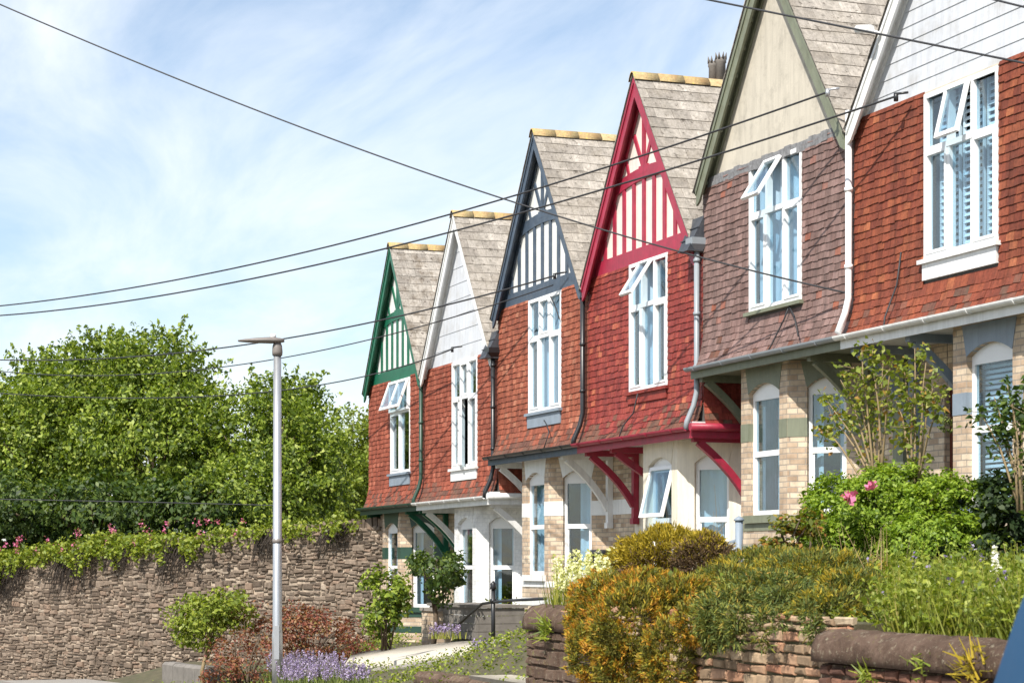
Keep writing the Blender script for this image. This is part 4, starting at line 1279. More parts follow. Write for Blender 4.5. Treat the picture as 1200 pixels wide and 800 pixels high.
# ------------------------------------------------------------------ leaves and plants
def leaf_cloud(C, size, up=0.5, aspect=0.55, jitter=0.35, outward=None):
    """rhombic leaves at points C (N,3) -> verts, quads"""
    N = len(C)
    nrm = rng.normal(size=(N, 3)); nrm /= np.linalg.norm(nrm, axis=1, keepdims=True)
    nrm[:, 2] = np.abs(nrm[:, 2]) * .6 + up
    if outward is not None: nrm += outward * .7
    nrm /= np.linalg.norm(nrm, axis=1, keepdims=True)
    d = rng.normal(size=(N, 3)); d -= nrm * np.sum(d * nrm, axis=1, keepdims=True)
    d /= np.linalg.norm(d, axis=1, keepdims=True)
    s = np.cross(nrm, d)
    L = size * (1 + rng.uniform(-jitter, jitter, size=(N, 1)))
    Wd = L * aspect
    fold = nrm * (L * .12)
    V = np.empty((N, 4, 3))
    V[:, 0] = C - d * L * .5
    V[:, 1] = C + s * Wd * .5 + fold - d * L * .05
    V[:, 2] = C + d * L * .5 - fold * .5
    V[:, 3] = C - s * Wd * .5 + fold - d * L * .05
    Fq = np.arange(N * 4).reshape(N, 4)
    return V.reshape(-1, 3), Fq

def needle_cloud(C, D, length, width):
    """thin pointed blades at C along D"""
    N = len(C)
    D = D / np.linalg.norm(D, axis=1, keepdims=True)
    s = np.cross(D, rng.normal(size=(N, 3))); s /= np.linalg.norm(s, axis=1, keepdims=True)
    L = np.asarray(length).reshape(-1, 1) * np.ones((N, 1)); Wd = np.asarray(width).reshape(-1, 1) * np.ones((N, 1))
    V = np.empty((N, 4, 3))
    V[:, 0] = C - s * Wd * .5; V[:, 1] = C + s * Wd * .5
    V[:, 2] = C + D * L + s * Wd * .12; V[:, 3] = C + D * L - s * Wd * .12
    return V.reshape(-1, 3), np.arange(N * 4).reshape(N, 4)

def clumps(blobs, per_area, clump_r, leaves_per, shell=0.25, flat=.8):
    """uneven clumps over ellipsoids (cx,cy,cz,rx,ry,rz) -> points, outward normals"""
    pts, outs = [], []
    for (cx, cy, cz, rx, ry, rz) in blobs:
        k = max(4, int(per_area * (rx * ry + ry * rz + rx * rz)))
        d = rng.normal(size=(k, 3)); d /= np.linalg.norm(d, axis=1, keepdims=True)
        rad = 1 - shell * rng.random((k, 1)) ** 1.5 + rng.normal(size=(k, 1)) * .06
        cc = np.array([cx, cy, cz]) + d * rad * np.array([rx, ry, rz])
        for c_, dd in zip(cc, d):
            n_ = max(3, int(leaves_per * rng.uniform(.5, 1.4)))
            r_ = clump_r * rng.uniform(.6, 1.3)
            p = rng.normal(size=(n_, 3)); p /= np.maximum(np.linalg.norm(p, axis=1, keepdims=True), 1e-6)
            p *= (rng.random((n_, 1)) ** .45) * r_
            p[:, 2] *= flat
            pts.append(c_ + p); outs.append(np.repeat(dd[None], n_, 0))
    return np.concatenate(pts), np.concatenate(outs)

def tree(label, base, crown, mat, leaf, per_area, clump_r, leaves_per, group, trunk_r=.16, nlimb=26, bark=None, name='broadleaf_tree', cat='tree', spray=0):
    t = thing(name, label, cat, base, group)
    pts, outs = clumps(crown, per_area, clump_r, leaves_per, .65)
    if spray:
        # long leafy shoots standing out of the crown
        sp = []
        for _ in range(spray):
            b = crown[rng.integers(len(crown))]
            d = rng.normal(size=3); d[2] = abs(d[2]) * 1.1 + .15; d /= np.linalg.norm(d)
            p0 = np.array(b[:3]) + d * np.array(b[3:]) * .85
            L = rng.uniform(.5, 1.3)
            dd = d + np.array([0, 0, .4]); dd /= np.linalg.norm(dd)
            for q in np.linspace(0, 1, int(L * 22)):
                sp.append(p0 + dd * L * q + np.array([0, 0, -.25 * q * q * L]) + rng.normal(size=3) * .07 * (1 - .6 * q))
        sp = np.array(sp)
        pts = np.concatenate([pts, sp]); outs = np.concatenate([outs, np.zeros_like(sp)])
    V, Fq = leaf_cloud(pts, leaf, .12, .55, .4, outs)
    quick_mesh('crown', V, Fq, mat, t, offset=base)
    tr = MB()
    cz = np.mean([b[2] for b in crown]); cx = np.mean([b[0] for b in crown]); cy = np.mean([b[1] for b in crown])
    fork = Vector((lerp(base[0], cx, .5), lerp(base[1], cy, .5), lerp(base[2], cz, .62)))
    tr.tube([Vector(base) - Vector((0, 0, .2)), Vector(base).lerp(fork, .5) + Vector((rnd.uniform(-.1, .1), rnd.uniform(-.1, .1), 0)), fork], [trunk_r * 1.2, trunk_r, trunk_r * .8], 9)
    for _ in range(nlimb):
        b = crown[rnd.randrange(len(crown))]
        d = Vector(rng.normal(size=3)); d.z = abs(d.z); d.normalize()
        tip = Vector((b[0] + d.x * b[3] * .85, b[1] + d.y * b[4] * .85, b[2] + d.z * b[5] * .85))
        st = Vector(base).lerp(fork, rnd.uniform(.75, 1.0))
        mid = st.lerp(tip, .5) + Vector((rnd.uniform(-.2, .2), rnd.uniform(-.2, .2), rnd.uniform(0, .3))) * (trunk_r * 4)
        tr.tube([st, mid, tip], [trunk_r * .42, trunk_r * .22, trunk_r * .05], 5)
    tr.build('trunk', bark or M['bark'], t, recalc=False, offset=base)
    return t

GT = 'trees behind the rubble wall'
def blob(px, py, Z, rpx, rpy, depth=None):
    p = atz(px, py, Z); s = Z / F
    rx = rpx * s; rz = rpy * s
    return (p.x, p.y, p.z, (depth or rx), rx, rz)
def gbase(px, Z, z=None):
    p = atz(px, 700, Z)
    return (p.x, p.y, z if z is not None else 0.2)
Zt = 64
tree('broad leafy green tree filling the far left above the stone wall', gbase(60, 66, .3),
     [blob(30, 540, 64, 120, 95), blob(-40, 520, 66, 80, 75), blob(95, 500, 66, 85, 75), blob(50, 475, 67, 48, 50)], M['leaf_tree'], .15, 12, .55, 70, GT, .22, spray=260)
tree('tallest spreading tree with loose upright shoots behind the middle of the stone wall', gbase(185, 62, .3),
     [blob(170, 520, 62, 95, 90), blob(185, 455, 63, 62, 62), blob(235, 540, 61, 62, 80), blob(125, 450, 64, 50, 42)], M['leaf_tree'], .145, 12, .52, 70, GT, .22, spray=420)
tree('green tree directly behind the lamp post', gbase(320, 60, .3),
     [blob(312, 535, 60, 62, 85), blob(340, 490, 62, 36, 40), blob(290, 590, 58, 70, 55), blob(360, 560, 60, 55, 70)], M['leaf_tree'], .14, 12, .5, 70, GT, .2, spray=240)
tree('bright yellow green rounded tree next to the green gabled house', gbase(415, 74, .4),
     [blob(412, 560, 74, 62, 80), blob(385, 595, 72, 62, 62), blob(450, 545, 78, 55, 60)], M['leaf_tree_light'], .15, 14, .5, 75, GT, .2, spray=80)
tree('dark undergrowth tree low behind the left end of the stone wall', gbase(90, 59, 0.0),
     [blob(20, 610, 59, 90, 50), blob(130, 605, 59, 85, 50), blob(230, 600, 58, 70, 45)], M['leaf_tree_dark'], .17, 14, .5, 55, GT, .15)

GA = 'trees on the far side of the road'
for lab, bx, by in (('broad green tree across the road reflected in the far windows', -58, -13), ('rounded green tree across the road reflected in the middle windows', -57, -21)):
    tree(lab, (bx, by, -1.6), [(bx, by, 5.0, 3.6, 3.6, 3.4), (bx + 1, by - 1.5, 7.2, 2.4, 2.4, 2.2), (bx, by + 1.8, 3.8, 2.6, 2.6, 2.4)], M['leaf_tree'], .3, 9, .7, 40, GA, .25)

# creeper spilling over the rubble wall
def wall_pt(a, dz=0, out=0.0):
    p = WS + WU * a + WU.cross(UZ) * out
    return np.array([p.x, p.y, wtop(a) + dz])
def creeper(a0, a1, label, mat, dens, hang, flowers=None, hump=.25):
    mid = wall_pt((a0 + a1) / 2)
    t = thing('wall_creeper', label, 'plant', tuple(mid), None)
    pts = []
    n_ = int((a1 - a0) * dens)
    for _ in range(n_):
        a = rng.uniform(a0, a1); env = .55 + .9 * abs(mnoise.noise(Vector((a * 1.1, 5, 0)))) 
        c_ = wall_pt(a, rng.uniform(-.05, hump * 1.6 * env), rng.uniform(-.45, .22))
        p = rng.normal(size=(22, 3)) * np.array([.13, .13, .09])
        pts.append(c_ + p)
    for _ in range(int((a1 - a0) * hang)):
        a = rng.uniform(a0, a1); L = rng.uniform(.15, .75) * (.5 + abs(mnoise.noise(Vector((a * .9, 9, 0)))))
        o_ = rng.uniform(.15, .42)
        for q in np.linspace(0, 1, int(5 + L * 26)):
            pts.append(wall_pt(a + .12 * q * rng.uniform(-1, 1), .1 - q * L, .05 + o_ * math.sin(min(1, q * 1.6) * 1.5)) + rng.normal(size=(2, 3)) * .04)
    P = np.concatenate(pts)
    V, Fq = leaf_cloud(P, .10, .3, .7, .4)
    quick_mesh('foliage', V, Fq, mat, t, offset=mid)
    if flowers:
        fp = []
        for _ in range(flowers):
            a = rng.uniform(a0, a1)
            c_ = wall_pt(a, rng.uniform(.15, hump * 2.4), rng.uniform(-.1, .3))
            fp.append(c_ + rng.normal(size=(14, 3)) * .045)
        V, Fq = leaf_cloud(np.concatenate(fp), .055, .4, .8)
        quick_mesh('flowers', V, Fq, M['petal_pink'], t, offset=mid)
e = WL
creeper(e - 17.5, e - 8.2, 'yellow green creeper with pink valerian spilling over the left of the stone wall', M['leaf_ivy'], 44, 6.0, 46, .28)
creeper(e - 8.2, e - 4.6, 'low green creeper trailing from the wall top behind the lamp post', M['leaf_ivy'], 26, 4.5, 8, .26)
creeper(e - 4.4, e - .8, 'thin tufts of green growth along the wall top by the green house', M['leaf_ivy'], 18, 3.0, None, .22)

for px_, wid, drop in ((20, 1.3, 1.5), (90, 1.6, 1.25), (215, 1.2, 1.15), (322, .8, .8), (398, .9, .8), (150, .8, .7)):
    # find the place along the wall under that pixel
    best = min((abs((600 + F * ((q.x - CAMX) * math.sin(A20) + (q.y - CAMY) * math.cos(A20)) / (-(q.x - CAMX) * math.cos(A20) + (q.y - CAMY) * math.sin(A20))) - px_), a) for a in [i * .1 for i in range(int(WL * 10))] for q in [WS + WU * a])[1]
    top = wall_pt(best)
    t = thing('stem_shadow_streaks', {20: 'dark dry stems doubling as plant shadow down the far left end of the stone wall', 90: 'wide curtain of dark dry stems doubling as shadow under the pink flowered creeper', 215: 'dark dry stems doubling as shadow above the little yellow green tree', 322: 'few dark stems doubling as shadow behind the lamp post', 398: 'bunch of dark dry stems doubling as shadow near the house end of the stone wall', 150: 'short dark stems doubling as shadow between the two wider curtains of stems'}[px_], 'plant', tuple(top), 'dry stems doubling as plant shadow on the stone wall')
    mb = MB()  # dry stems, slanted and dark to imitate the creeper's cast shadow too
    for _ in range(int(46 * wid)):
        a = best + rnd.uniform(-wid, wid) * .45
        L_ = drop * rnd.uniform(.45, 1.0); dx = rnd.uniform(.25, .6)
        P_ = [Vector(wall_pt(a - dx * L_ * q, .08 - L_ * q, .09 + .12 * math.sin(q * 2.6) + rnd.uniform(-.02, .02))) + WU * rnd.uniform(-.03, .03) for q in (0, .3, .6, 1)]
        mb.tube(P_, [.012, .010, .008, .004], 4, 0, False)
    mb.build('stems', M['stem_shadow'], t, recalc=False, offset=t.location)

# ------------------------------------------------------------------ street lamp
lp = atz(325, 700, 30)
lz = z_ground(lp.x, lp.y)
lt = thing('street_lamp', 'slim galvanised street lamp with a flat grey lantern', 'street lamp', (lp.x, lp.y, lz))
ztop = atz(325, 415, 30).z - lz
pm = MB(); pm.tube([(0, 0, -.1), (0, 0, .9), (0, 0, .95), (0, 0, ztop)], [.078, .077, .069, .056], 16); pm.build('post', M['galv'], lt)
jm = MB(); jm.tube([(0, 0, ztop - .02), (0, 0, ztop + .03), (0, 0, ztop + .12), (.0, 0, ztop + .17)], [.072, .078, .07, .05], 12); jm.build('spigot', M['lamp_head'], lt)
dm = MB(); dv = Vector((.94, -.342, 0)); sv = Vector((.342, .94, 0))
dm.obox(dv * .068 + UZ * .78, sv, dv, UZ, .035, .014, .24); dm.build('access_door', M['galv'], lt)
dm = MB(); dm.tube([(0, 0, 2.2), (0, 0, 2.26)], .071, 14); dm.build('band', M['lamp_head'], lt)
hd = Vector((-.342, -.94, 0))
sd_ = Vector((-.94, .342, 0))
hm = MB()
prof = [(-.10, .02, .03), (-.04, .10, .045), (.10, .135, .06), (.28, .13, .05), (.46, .11, .03), (.56, .06, .016)]
rings = []
for d, w, h in prof:
    c_ = hd * d + UZ * (ztop + .19)
    rings.append([c_ + sd_ * (w * math.cos(2 * math.pi * k / 12)) + UZ * (h * math.sin(2 * math.pi * k / 12) * (.6 if math.sin(2 * math.pi * k / 12) < 0 else 1)) for k in range(12)])
vs = [q for r_ in rings for q in r_]
fs = [(i * 12 + k, i * 12 + (k + 1) % 12, (i + 1) * 12 + (k + 1) % 12, (i + 1) * 12 + k) for i in range(len(prof) - 1) for k in range(12)]
hm.mesh(vs, fs + [tuple(range(12)), tuple((len(prof) - 1) * 12 + k for k in range(12))], 0, True)
hl = hm.build('lantern', M['lamp_head'], lt)
sm = MB(); sm.tube([(hd * .06 + UZ * (ztop + .235))[:], (hd * .06 + UZ * (ztop + .29))[:]], [.045, .04], 10); sm.build('sensor', M['upvc'], lt)

# ------------------------------------------------------------------ overhead cables
def cable(label, pix, r=.013, sag=0, name='overhead_cable'):
    """pix: three (px,py,Z); a smooth hanging curve through them"""
    P = [atz(*p) for p in pix]
    if len(P) == 2:
        P = [P[0], P[0].lerp(P[1], .5) - UZ * sag, P[1]]
    d1 = (P[1] - P[0]).length; d2 = (P[2] - P[1]).length
    tm_ = d1 / (d1 + d2)
    mid = P[0]
    t = thing(name, label, 'cable', tuple(P[2]), 'overhead cables')
    pts = []
    for i in range(41):
        s = i / 40
        l0 = (s - tm_) * (s - 1) / (tm_); l1 = s * (s - 1) / (tm_ * (tm_ - 1)); l2 = s * (s - tm_) / (1 - tm_)
        pts.append(P[0] * l0 + P[1] * l1 + P[2] * l2)
    mb = MB(); mb.tube(pts, r, 6, 0, False)
    mb.build('wire', M['cable'], t, offset=P[2])
    return P[2]
cable('steep overhead cable dropping from the top left corner of the sky to the mauve house', [(-40, -12, 36), (590, 233, 32), (1000, 345, 27.1)], .012)
p = cable('upper of two parallel cables ending on the sage green bargeboard', [(-40, 362, 46), (535, 249, 33), (970, 108, 27.0)], .014); hook(H[4], p, M['galv'], .12)
p = cable('lower of two parallel cables ending at the nearest white gable', [(-40, 372, 45), (535, 270, 32), (1050, 113, 25.8)], .014); hook(H[5], p, M['black'], .12)
p = cable('cable passing the lamp head to the blue timbered gable', [(-40, 420, 58), (300, 402, 46), (650, 323, 36.9)], .016); hook(H[2], p, M['black'])
cable('thin cable sagging under the one at the lamp head towards the blue gable', [(-40, 430, 58), (260, 430, 47), (648, 334, 36.9)], .012)
p = cable('short cable ending below the plain white gable', [(-40, 458, 62), (340, 456, 50), (530, 409, 41.6)], .014); hook(H[1], p, M['black'])
cable('faint low cable crossing in front of the trees just above the creeper', [(-40, 584, 56), (120, 587, 54), (330, 592, 52)], .012)
cable('cable crossing the roofs in the top right corner towards the nearest house', [(820, -2, 22), (1010, 36, 20), (1240, 82, 18)], .010)
cable('short end of cable in the extreme top right corner', [(1150, -4, 20), (1190, 6, 19.5), (1240, 18, 19)], .010)

# ------------------------------------------------------------------ front garden walls
# warm stone retaining wall below the garden, with the dark brown capped pier at its left end
wy = -6.7
gwl = thing('garden_wall', 'warm coursed stone retaining wall under the trailing juniper', 'wall', (8.8, wy, 0.0))
gm = MB()
rubble(gm, (6.6, wy, 0), UX, 5.3, lambda a: -.1, lambda a: 1.26, hmin=.05, hmax=.115, wmin=.09, wmax=.34, th=.4, wob=.012, rough=.010, prot=.010, bev=.010)
gm.build('stonework', [M['stone_warm'], M['soil']], gwl, recalc=False, offset=gwl.location)

def cope(mb, p0, p1, r, m=0, segs=14, flatten=.8):
    """half-round coping from p0 to p1, lumpy"""
    p0, p1 = Vector(p0), Vector(p1); d = (p1 - p0); ln = d.length; d.normalize(); s = d.cross(UZ)
    rings = []
    k = max(2, int(ln / .05))
    for i in range(k + 1):
        c_ = p0 + d * (ln * i / k)
        rings.append([c_ + s * (r * math.cos(math.pi * q / segs)) + UZ * (flatten * r * math.sin(math.pi * q / segs)) * (.90 if i % 11 == 5 else 1.0) + Vector((0, 0, 1)) * (.010 * mnoise.noise(c_ * 3 + Vector((0, q * .4, 0))) + .012 * mnoise.noise(c_ * 11 + Vector((0, q * 1.1, 0)))) for q in range(segs + 1)]
                     + [c_ - s * r - UZ * .07, c_ + s * r - UZ * .07])
    n_ = segs + 3
    vs = [q for r_ in rings for q in r_]
    fs = [(i * n_ + q, i * n_ + (q + 1) % n_, (i + 1) * n_ + (q + 1) % n_, (i + 1) * n_ + q) for i in range(k) for q in range(n_)]
    mb.mesh(vs, fs + [tuple(range(n_)), tuple(k * n_ + q for q in range(n_))], m, True)

# left dark pier wall: returns into the garden beside the steps
pl = at(620, 720, wy); pr_ = at(700, 720, wy)
pw = thing('garden_wall', 'dark brown wall end with a mossy half-round coping left of the orange heather', 'wall', (pl.x + .4, wy, 0))
wm = MB()
rubble(wm, (pl.x, wy - .02, 0), UX, pr_.x - pl.x + .25, lambda a: -.15, lambda a: 1.05, hmin=.08, hmax=.16, wmin=.16, wmax=.4, th=.36, wob=.012, rough=.010, prot=.010, bev=.010)
rubble(wm, (pl.x, wy + 4.0, 0), Vector((0, -1, 0)), 4.0, lambda a: -.15, lambda a: 1.05, hmin=.08, hmax=.16, wmin=.16, wmax=.4, th=.30, wob=.012, rough=.010, prot=.010, bev=.010)
wm.build('stonework', [M['brown_stone'], M['brown_stone']], pw, recalc=False, offset=pw.location)
cmx = MB()
cope(cmx, (pl.x - .02, wy + .14, 1.10), (pr_.x + .3, wy + .14, 1.10), .20)
cmx.build('coping', M['brown_stone'], pw, offset=pw.location)

# right-hand wall with big half-round coping
q0 = at(966, 750, -7.05); q1 = at(1215, 775, -7.05)
rwt = thing('garden_wall', 'reddish brick wall with thick half-round brown coping below the wild flowers', 'wall', ((q0.x + q1.x) / 2, -7.0, 0))
wm = MB()
M['red_rubble'] = island('red_brown_wall_stone', [(0, (0.10, 0.05, 0.035)), (0.5, (0.18, 0.085, 0.055)), (1, (0.27, 0.14, 0.09))], rough=.9, scale=14, var=.4, bumps=.7)
rubble(wm, (q0.x, -7.08, 0), UX, 4.2, lambda a: -.1, lambda a: 1.02, hmin=.06, hmax=.09, wmin=.14, wmax=.26, th=.3, wob=.008, rough=.010, prot=.010, bev=.010)
rubble(wm, (q0.x, -6.6, 0), Vector((0, -1, 0)), .46, lambda a: -.1, lambda a: 1.02, hmin=.06, hmax=.09, wmin=.14, wmax=.26, th=.3, wob=.008, rough=.010, prot=.010, bev=.010)
wm.build('brickwork', [M['red_rubble'], M['brown_stone']], rwt, recalc=False, offset=rwt.location)
cmx = MB()
cope(cmx, (q0.x - .03, -6.96, 1.075), (q1.x + 1.8, -6.96, 1.06), .17)
cmx.build('coping', M['brown_stone'], rwt, offset=rwt.location)

# concrete path climbing past the two lower pairs
V, Fq = [], []
for px, pf, pb in ((405, 777, 764), (470, 773, 757), (530, 767, 751), (580, 763, 748), (640, 758, 745), (700, 754, 742)):
    f_, k_ = at(px, pf, -4.0), at(px + 8, pb, -2.3)
    V += [f_[:], k_[:], (f_.x, f_.y, f_.z - .35), (k_.x, k_.y, k_.z - .35)]
for i in range(5):
    b = 4 * i
    Fq += [(b, b + 4, b + 5, b + 1), (b + 2, b + 6, b + 4, b), (b + 1, b + 5, b + 7, b + 3)]
structure(quick_mesh('path', V, Fq, M['concrete']))
V = []
for x in (3.2, 5.55):
    for y in (-6.4, -4.7):
        V += [(x, y, .47), (x, y, .1)]
structure(quick_mesh('garden_path', V, [(0, 4, 6, 2), (1, 0, 4, 5), (2, 3, 7, 6), (0, 1, 3, 2)], M['concrete']))

# low kerb walls edging the beds
def low_wall(label, p0, p1, h, r, mat):
    p0, p1 = Vector(p0), Vector(p1)
    t = thing('edging_wall', label, 'wall', ((p0 + p1) / 2)[:], 'low edging walls')
    mb = MB()
    d = (p1 - p0); ln = d.length; d.normalize(); s = d.cross(UZ)
    k = max(1, int(ln / .5))
    for i in range(k):
        a, b = p0 + d * (ln * i / k + .006), p0 + d * (ln * (i + 1) / k - .006)
        j = rnd.uniform(-.01, .01)
        vs = []
        for q in (a, b):
            vs += [q - s * r - UZ * .5, q - s * r + UZ * (h + j), q - s * r * .6 + UZ * (h + .05 + j), q + s * r * .6 + UZ * (h + .05 + j), q + s * r + UZ * (h + j), q + s * r - UZ * .5]
        mb.mesh(vs, [(0, 1, 7, 6), (1, 2, 8, 7), (2, 3, 9, 8), (3, 4, 10, 9), (4, 5, 11, 10), (0, 1, 2, 3, 4, 5), (6, 7, 8, 9, 10, 11)])
    mb.build('coping', mat, t, offset=t.location)
b0, b1 = at(440, 788, -4.6), at(618, 757, -4.6)
low_wall('low stone edging below the pale concrete path', (b0.x, -4.6, b0.z + .02), (b1.x, -4.6, b1.z - .04), 0, .13, M['kerbstone'])
b0, b1 = at(500, 788, -6.3), at(575, 800, -6.3)
low_wall('short round-topped stone edging at the bottom of the picture left of the gate', (b0.x, -6.3, b0.z - .02), (b1.x + .3, -6.3, b1.z - .02), 0, .16, M['brown_stone'])
b0, b1 = atz(198, 778, 40), atz(250, 784, 38)
low_wall('low grey wall topped with pale pebbles under the little yellow tree', (b0.x, b0.y, b0.z), (b1.x, b1.y, b1.z), 0, .14, M['timber_grey'])

# ------------------------------------------------------------------ railings, planter, posts
ra = thing('handrail', 'black iron handrail with a finial post outside the white bay', 'railing', at(578, 735, -1.9)[:])
yr = -1.9
pA, pB = at(578, 738, yr), at(578, 690, yr)
mb = MB(); mb.tube([pA - UZ * .4, pB], .035, 10); mb.tube([pB, pB + UZ * .05, pB + UZ * .09, pB + UZ * .14], [.06, .045, .05, .008], 10); mb.tube([pB - UZ * .22, pB - UZ * .16], [.055, .055], 10)
mb.build('post', M['black'], ra, offset=ra.location)
mb = MB(); r0 = at(640, 701, yr)
mb.tube([r0, at(600, 703, yr), at(578, 705, yr), at(565, 707, yr), at(552, 718, yr), at(530, 738, yr)], .024, 8)
mb.build('rail', M['black'], ra, offset=ra.location)

gp_ = thing('gate_post', 'blue grey metal post and rail stub beside the cream bay', 'post', at(866, 660, -4.2)[:])
yr = -4.2
mb = MB(); a_, b_ = at(866, 668, yr), at(866, 610, yr)
mb.tube([a_ - UZ * .5, b_], .04, 10); mb.tube([b_, b_ + UZ * .02, b_ + UZ * .05], [.055, .05, .01], 10)
mb.build('post', M['blue_grey'], gp_, offset=gp_.location)
mb = MB(); mb.tube([at(866, 632, yr), at(855, 636, yr), at(845, 643, yr), at(838, 652, yr)], .022, 8)
mb.build('rail', M['blue_grey'], gp_, offset=gp_.location)
mb = MB(); c_ = at(859, 655, yr); mb.box(c_.x - .12, c_.x + .06, yr - .03, yr + .03, c_.z - .5, c_.z + .16); mb.build('plinth', M['white'], gp_, offset=gp_.location)

# weathered timber planter in front of the porch
yr = -1.6
a_, b_ = at(503, 744, yr), at(558, 712, yr)
tp = thing('timber_planter', 'weathered grey timber raised planter with sloping boards near the white bay', 'planter', ((a_.x + b_.x) / 2, yr + .4, a_.z))
mb = MB()
hz = (b_.z - a_.z) / 4
for k in range(4):
    mb.box(a_.x + .02 * (k % 2), b_.x, yr, yr + .05, a_.z + k * hz + .004, a_.z + (k + 1) * hz - .004)
    mb.box(b_.x - .05, b_.x + .003, yr + .055, yr + .9, a_.z + k * hz + .004, a_.z + (k + 1) * hz - .004)
mb.box(a_.x - .03, b_.x + .04, yr - .04, yr + .95, b_.z, b_.z + .05)
mb.build('boards', M['timber_grey'], tp, offset=tp.location)
yr = -1.75
a_, b_ = at(494, 750, yr), at(510, 716, yr)
bp_ = thing('brick_pier', 'short pale brick pier at the left end of the timber planter', 'pier', (a_.x, yr, a_.z))
mb = MB(); mb.box(a_.x, b_.x, yr, yr + .3, a_.z - .4, b_.z); mb.build('brickwork', M['brick'], bp_, offset=bp_.location)
mb = MB(); mb.box(a_.x - .03, b_.x + .03, yr - .03, yr + .33, b_.z + .002, b_.z + .06); mb.build('cap', M['kerbstone'], bp_, offset=bp_.location)

yr = -.9
a_ = at(703, 690, yr)
bn = thing('flue_pot', 'dark grey clay pot standing in front of the banded brick bay', 'pot', (a_.x, yr, z_ground(a_.x, yr)))
zz = z_ground(a_.x, yr)
mb = MB(); zt_ = at(703, 644, yr).z
mb.tube([(a_.x, yr, zz), (a_.x, yr, zt_ - .12), (a_.x, yr, zt_ - .08), (a_.x, yr, zt_)], [.12, .14, .17, .16], 14); mb.build('pot', M['black'], bn, offset=bn.location)

# ------------------------------------------------------------------ garden plants
def shrub(name, label, cat, blobs, mat, leaf, per_area, clump_r, lp_, group=None, stems=6, up=.4, aspect=.55, extra=None, base=None, stem_mat=None):
    b0 = blobs[0]
    base = base or (b0[0], b0[1], b0[2] - b0[5])
    t = thing(name, label, cat, base, group)
    pts, outs = clumps(blobs, per_area, clump_r, lp_, .35)
    V, Fq = leaf_cloud(pts, leaf, up, aspect, .4, outs)
    quick_mesh('foliage', V, Fq, mat, t, offset=base)
    if stems:
        mb = MB()
        for _ in range(stems):
            b = blobs[rnd.randrange(len(blobs))]
            d = Vector(rng.normal(size=3)); d.normalize()
            tip = Vector((b[0] + d.x * b[3] * .8, b[1] + d.y * b[4] * .8, b[2] + abs(d.z) * b[5] * .8))
            st = Vector(base) + Vector((rnd.uniform(-.1, .1), rnd.uniform(-.1, .1), -.1))
            mb.tube([st, st.lerp(tip, .5) + Vector((rnd.uniform(-.06, .06), rnd.uniform(-.06, .06), .08)), tip], [.018, .012, .004], 5)
        mb.build('stems', stem_mat or M['bark'], t, recalc=False, offset=base)
    return t

def gblob(px, py, y, rpx, rpy, depth=None):
    p = at(px, py, y)
    Z = (y - CAMY) / math.cos(A20) * F / (px + F * math.tan(A20) - 600)
    s = Z / F
    return (p.x, p.y, p.z, rpx * s * (depth or 1.0), rpx * s, rpy * s)

def heath(label, blobs, mats, tuft, per_area, n_per, group=None, droop=.0, name='heather_bush', cat='shrub', width=.013, inner=False, by_height=False, tips=False):
    """dense bush of fine upright sprigs; each material takes a share by a noise over the surface"""
    b0 = blobs[0]; base = (b0[0], b0[1], b0[2] - b0[5] * .9)
    t = thing(name, label, cat, base, group)
    Cs, Ds, Ls = [], [], []
    for (cx, cy, cz, rx, ry, rz) in blobs:
        k = int(per_area * (rx * ry + ry * rz + rx * rz))
        d = rng.normal(size=(k, 3)); d /= np.linalg.norm(d, axis=1, keepdims=True)
        lump = np.array([.26 * mnoise.noise(Vector((q[0] * 3.1 + cx, q[1] * 3.4, q[2] * 3.4))) + .14 * mnoise.noise(Vector((q[0] * 8 + cx, q[1] * 9, q[2] * 9))) for q in d])[:, None]
        c_ = np.array([cx, cy, cz]) + d * (1 - .22 * rng.random((k, 1)) ** 2 + lump) * np.array([rx, ry, rz])
        c_ = np.repeat(c_, n_per, 0) + rng.normal(size=(k * n_per, 3)) * tuft * .35
        dd = np.repeat(d, n_per, 0) + rng.normal(size=(k * n_per, 3)) * .55 + np.array([0, 0, .45 - droop])
        Cs.append(c_); Ds.append(dd); Ls.append(np.repeat(lump[:, 0], n_per))
    C_, D_ = np.concatenate(Cs), np.concatenate(Ds)
    sel = np.array([mnoise.noise(Vector((p[0] * 5.5, p[1] * 5.5, p[2] * 5.5))) + .35 * rng.normal() for p in C_])
    if tips: sel = sel * .5 + np.concatenate(Ls) * 4.0
    qs = np.quantile(sel, np.linspace(0, 1, len(mats) + 1))
    mi = np.clip(np.searchsorted(qs, sel) - 1, 0, len(mats) - 1)
    V, Fq = needle_cloud(C_, D_, tuft * rng.uniform(.6, 1.3, len(C_)), width)
    if by_height:
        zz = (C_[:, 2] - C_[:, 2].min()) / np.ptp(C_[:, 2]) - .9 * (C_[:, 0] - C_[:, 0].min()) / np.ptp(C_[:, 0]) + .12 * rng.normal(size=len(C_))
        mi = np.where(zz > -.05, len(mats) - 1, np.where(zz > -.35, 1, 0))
    quick_mesh('foliage', V, Fq, [M[k] for k in mats], t, offset=base, mi=mi)
    if inner:
        mb = MB()
        for b in blobs:
            for _ in range(14):
                d = Vector(rng.normal(size=3)); d.normalize(); d.z = abs(d.z) if not droop else d.z
                tip = Vector((b[0] + d.x * b[3] * .9, b[1] + d.y * b[4] * .9, b[2] + d.z * b[5] * .9))
                st = Vector((b[0], b[1], b[2] - b[5] * .6))
                mb.tube([st, st.lerp(tip, .5) + Vector((rnd.uniform(-.05, .05), rnd.uniform(-.05, .05), .03)), tip], [.014, .009, .003], 5)
        mb.build('twigs', M['bark'], t, recalc=False, offset=base)
    return t

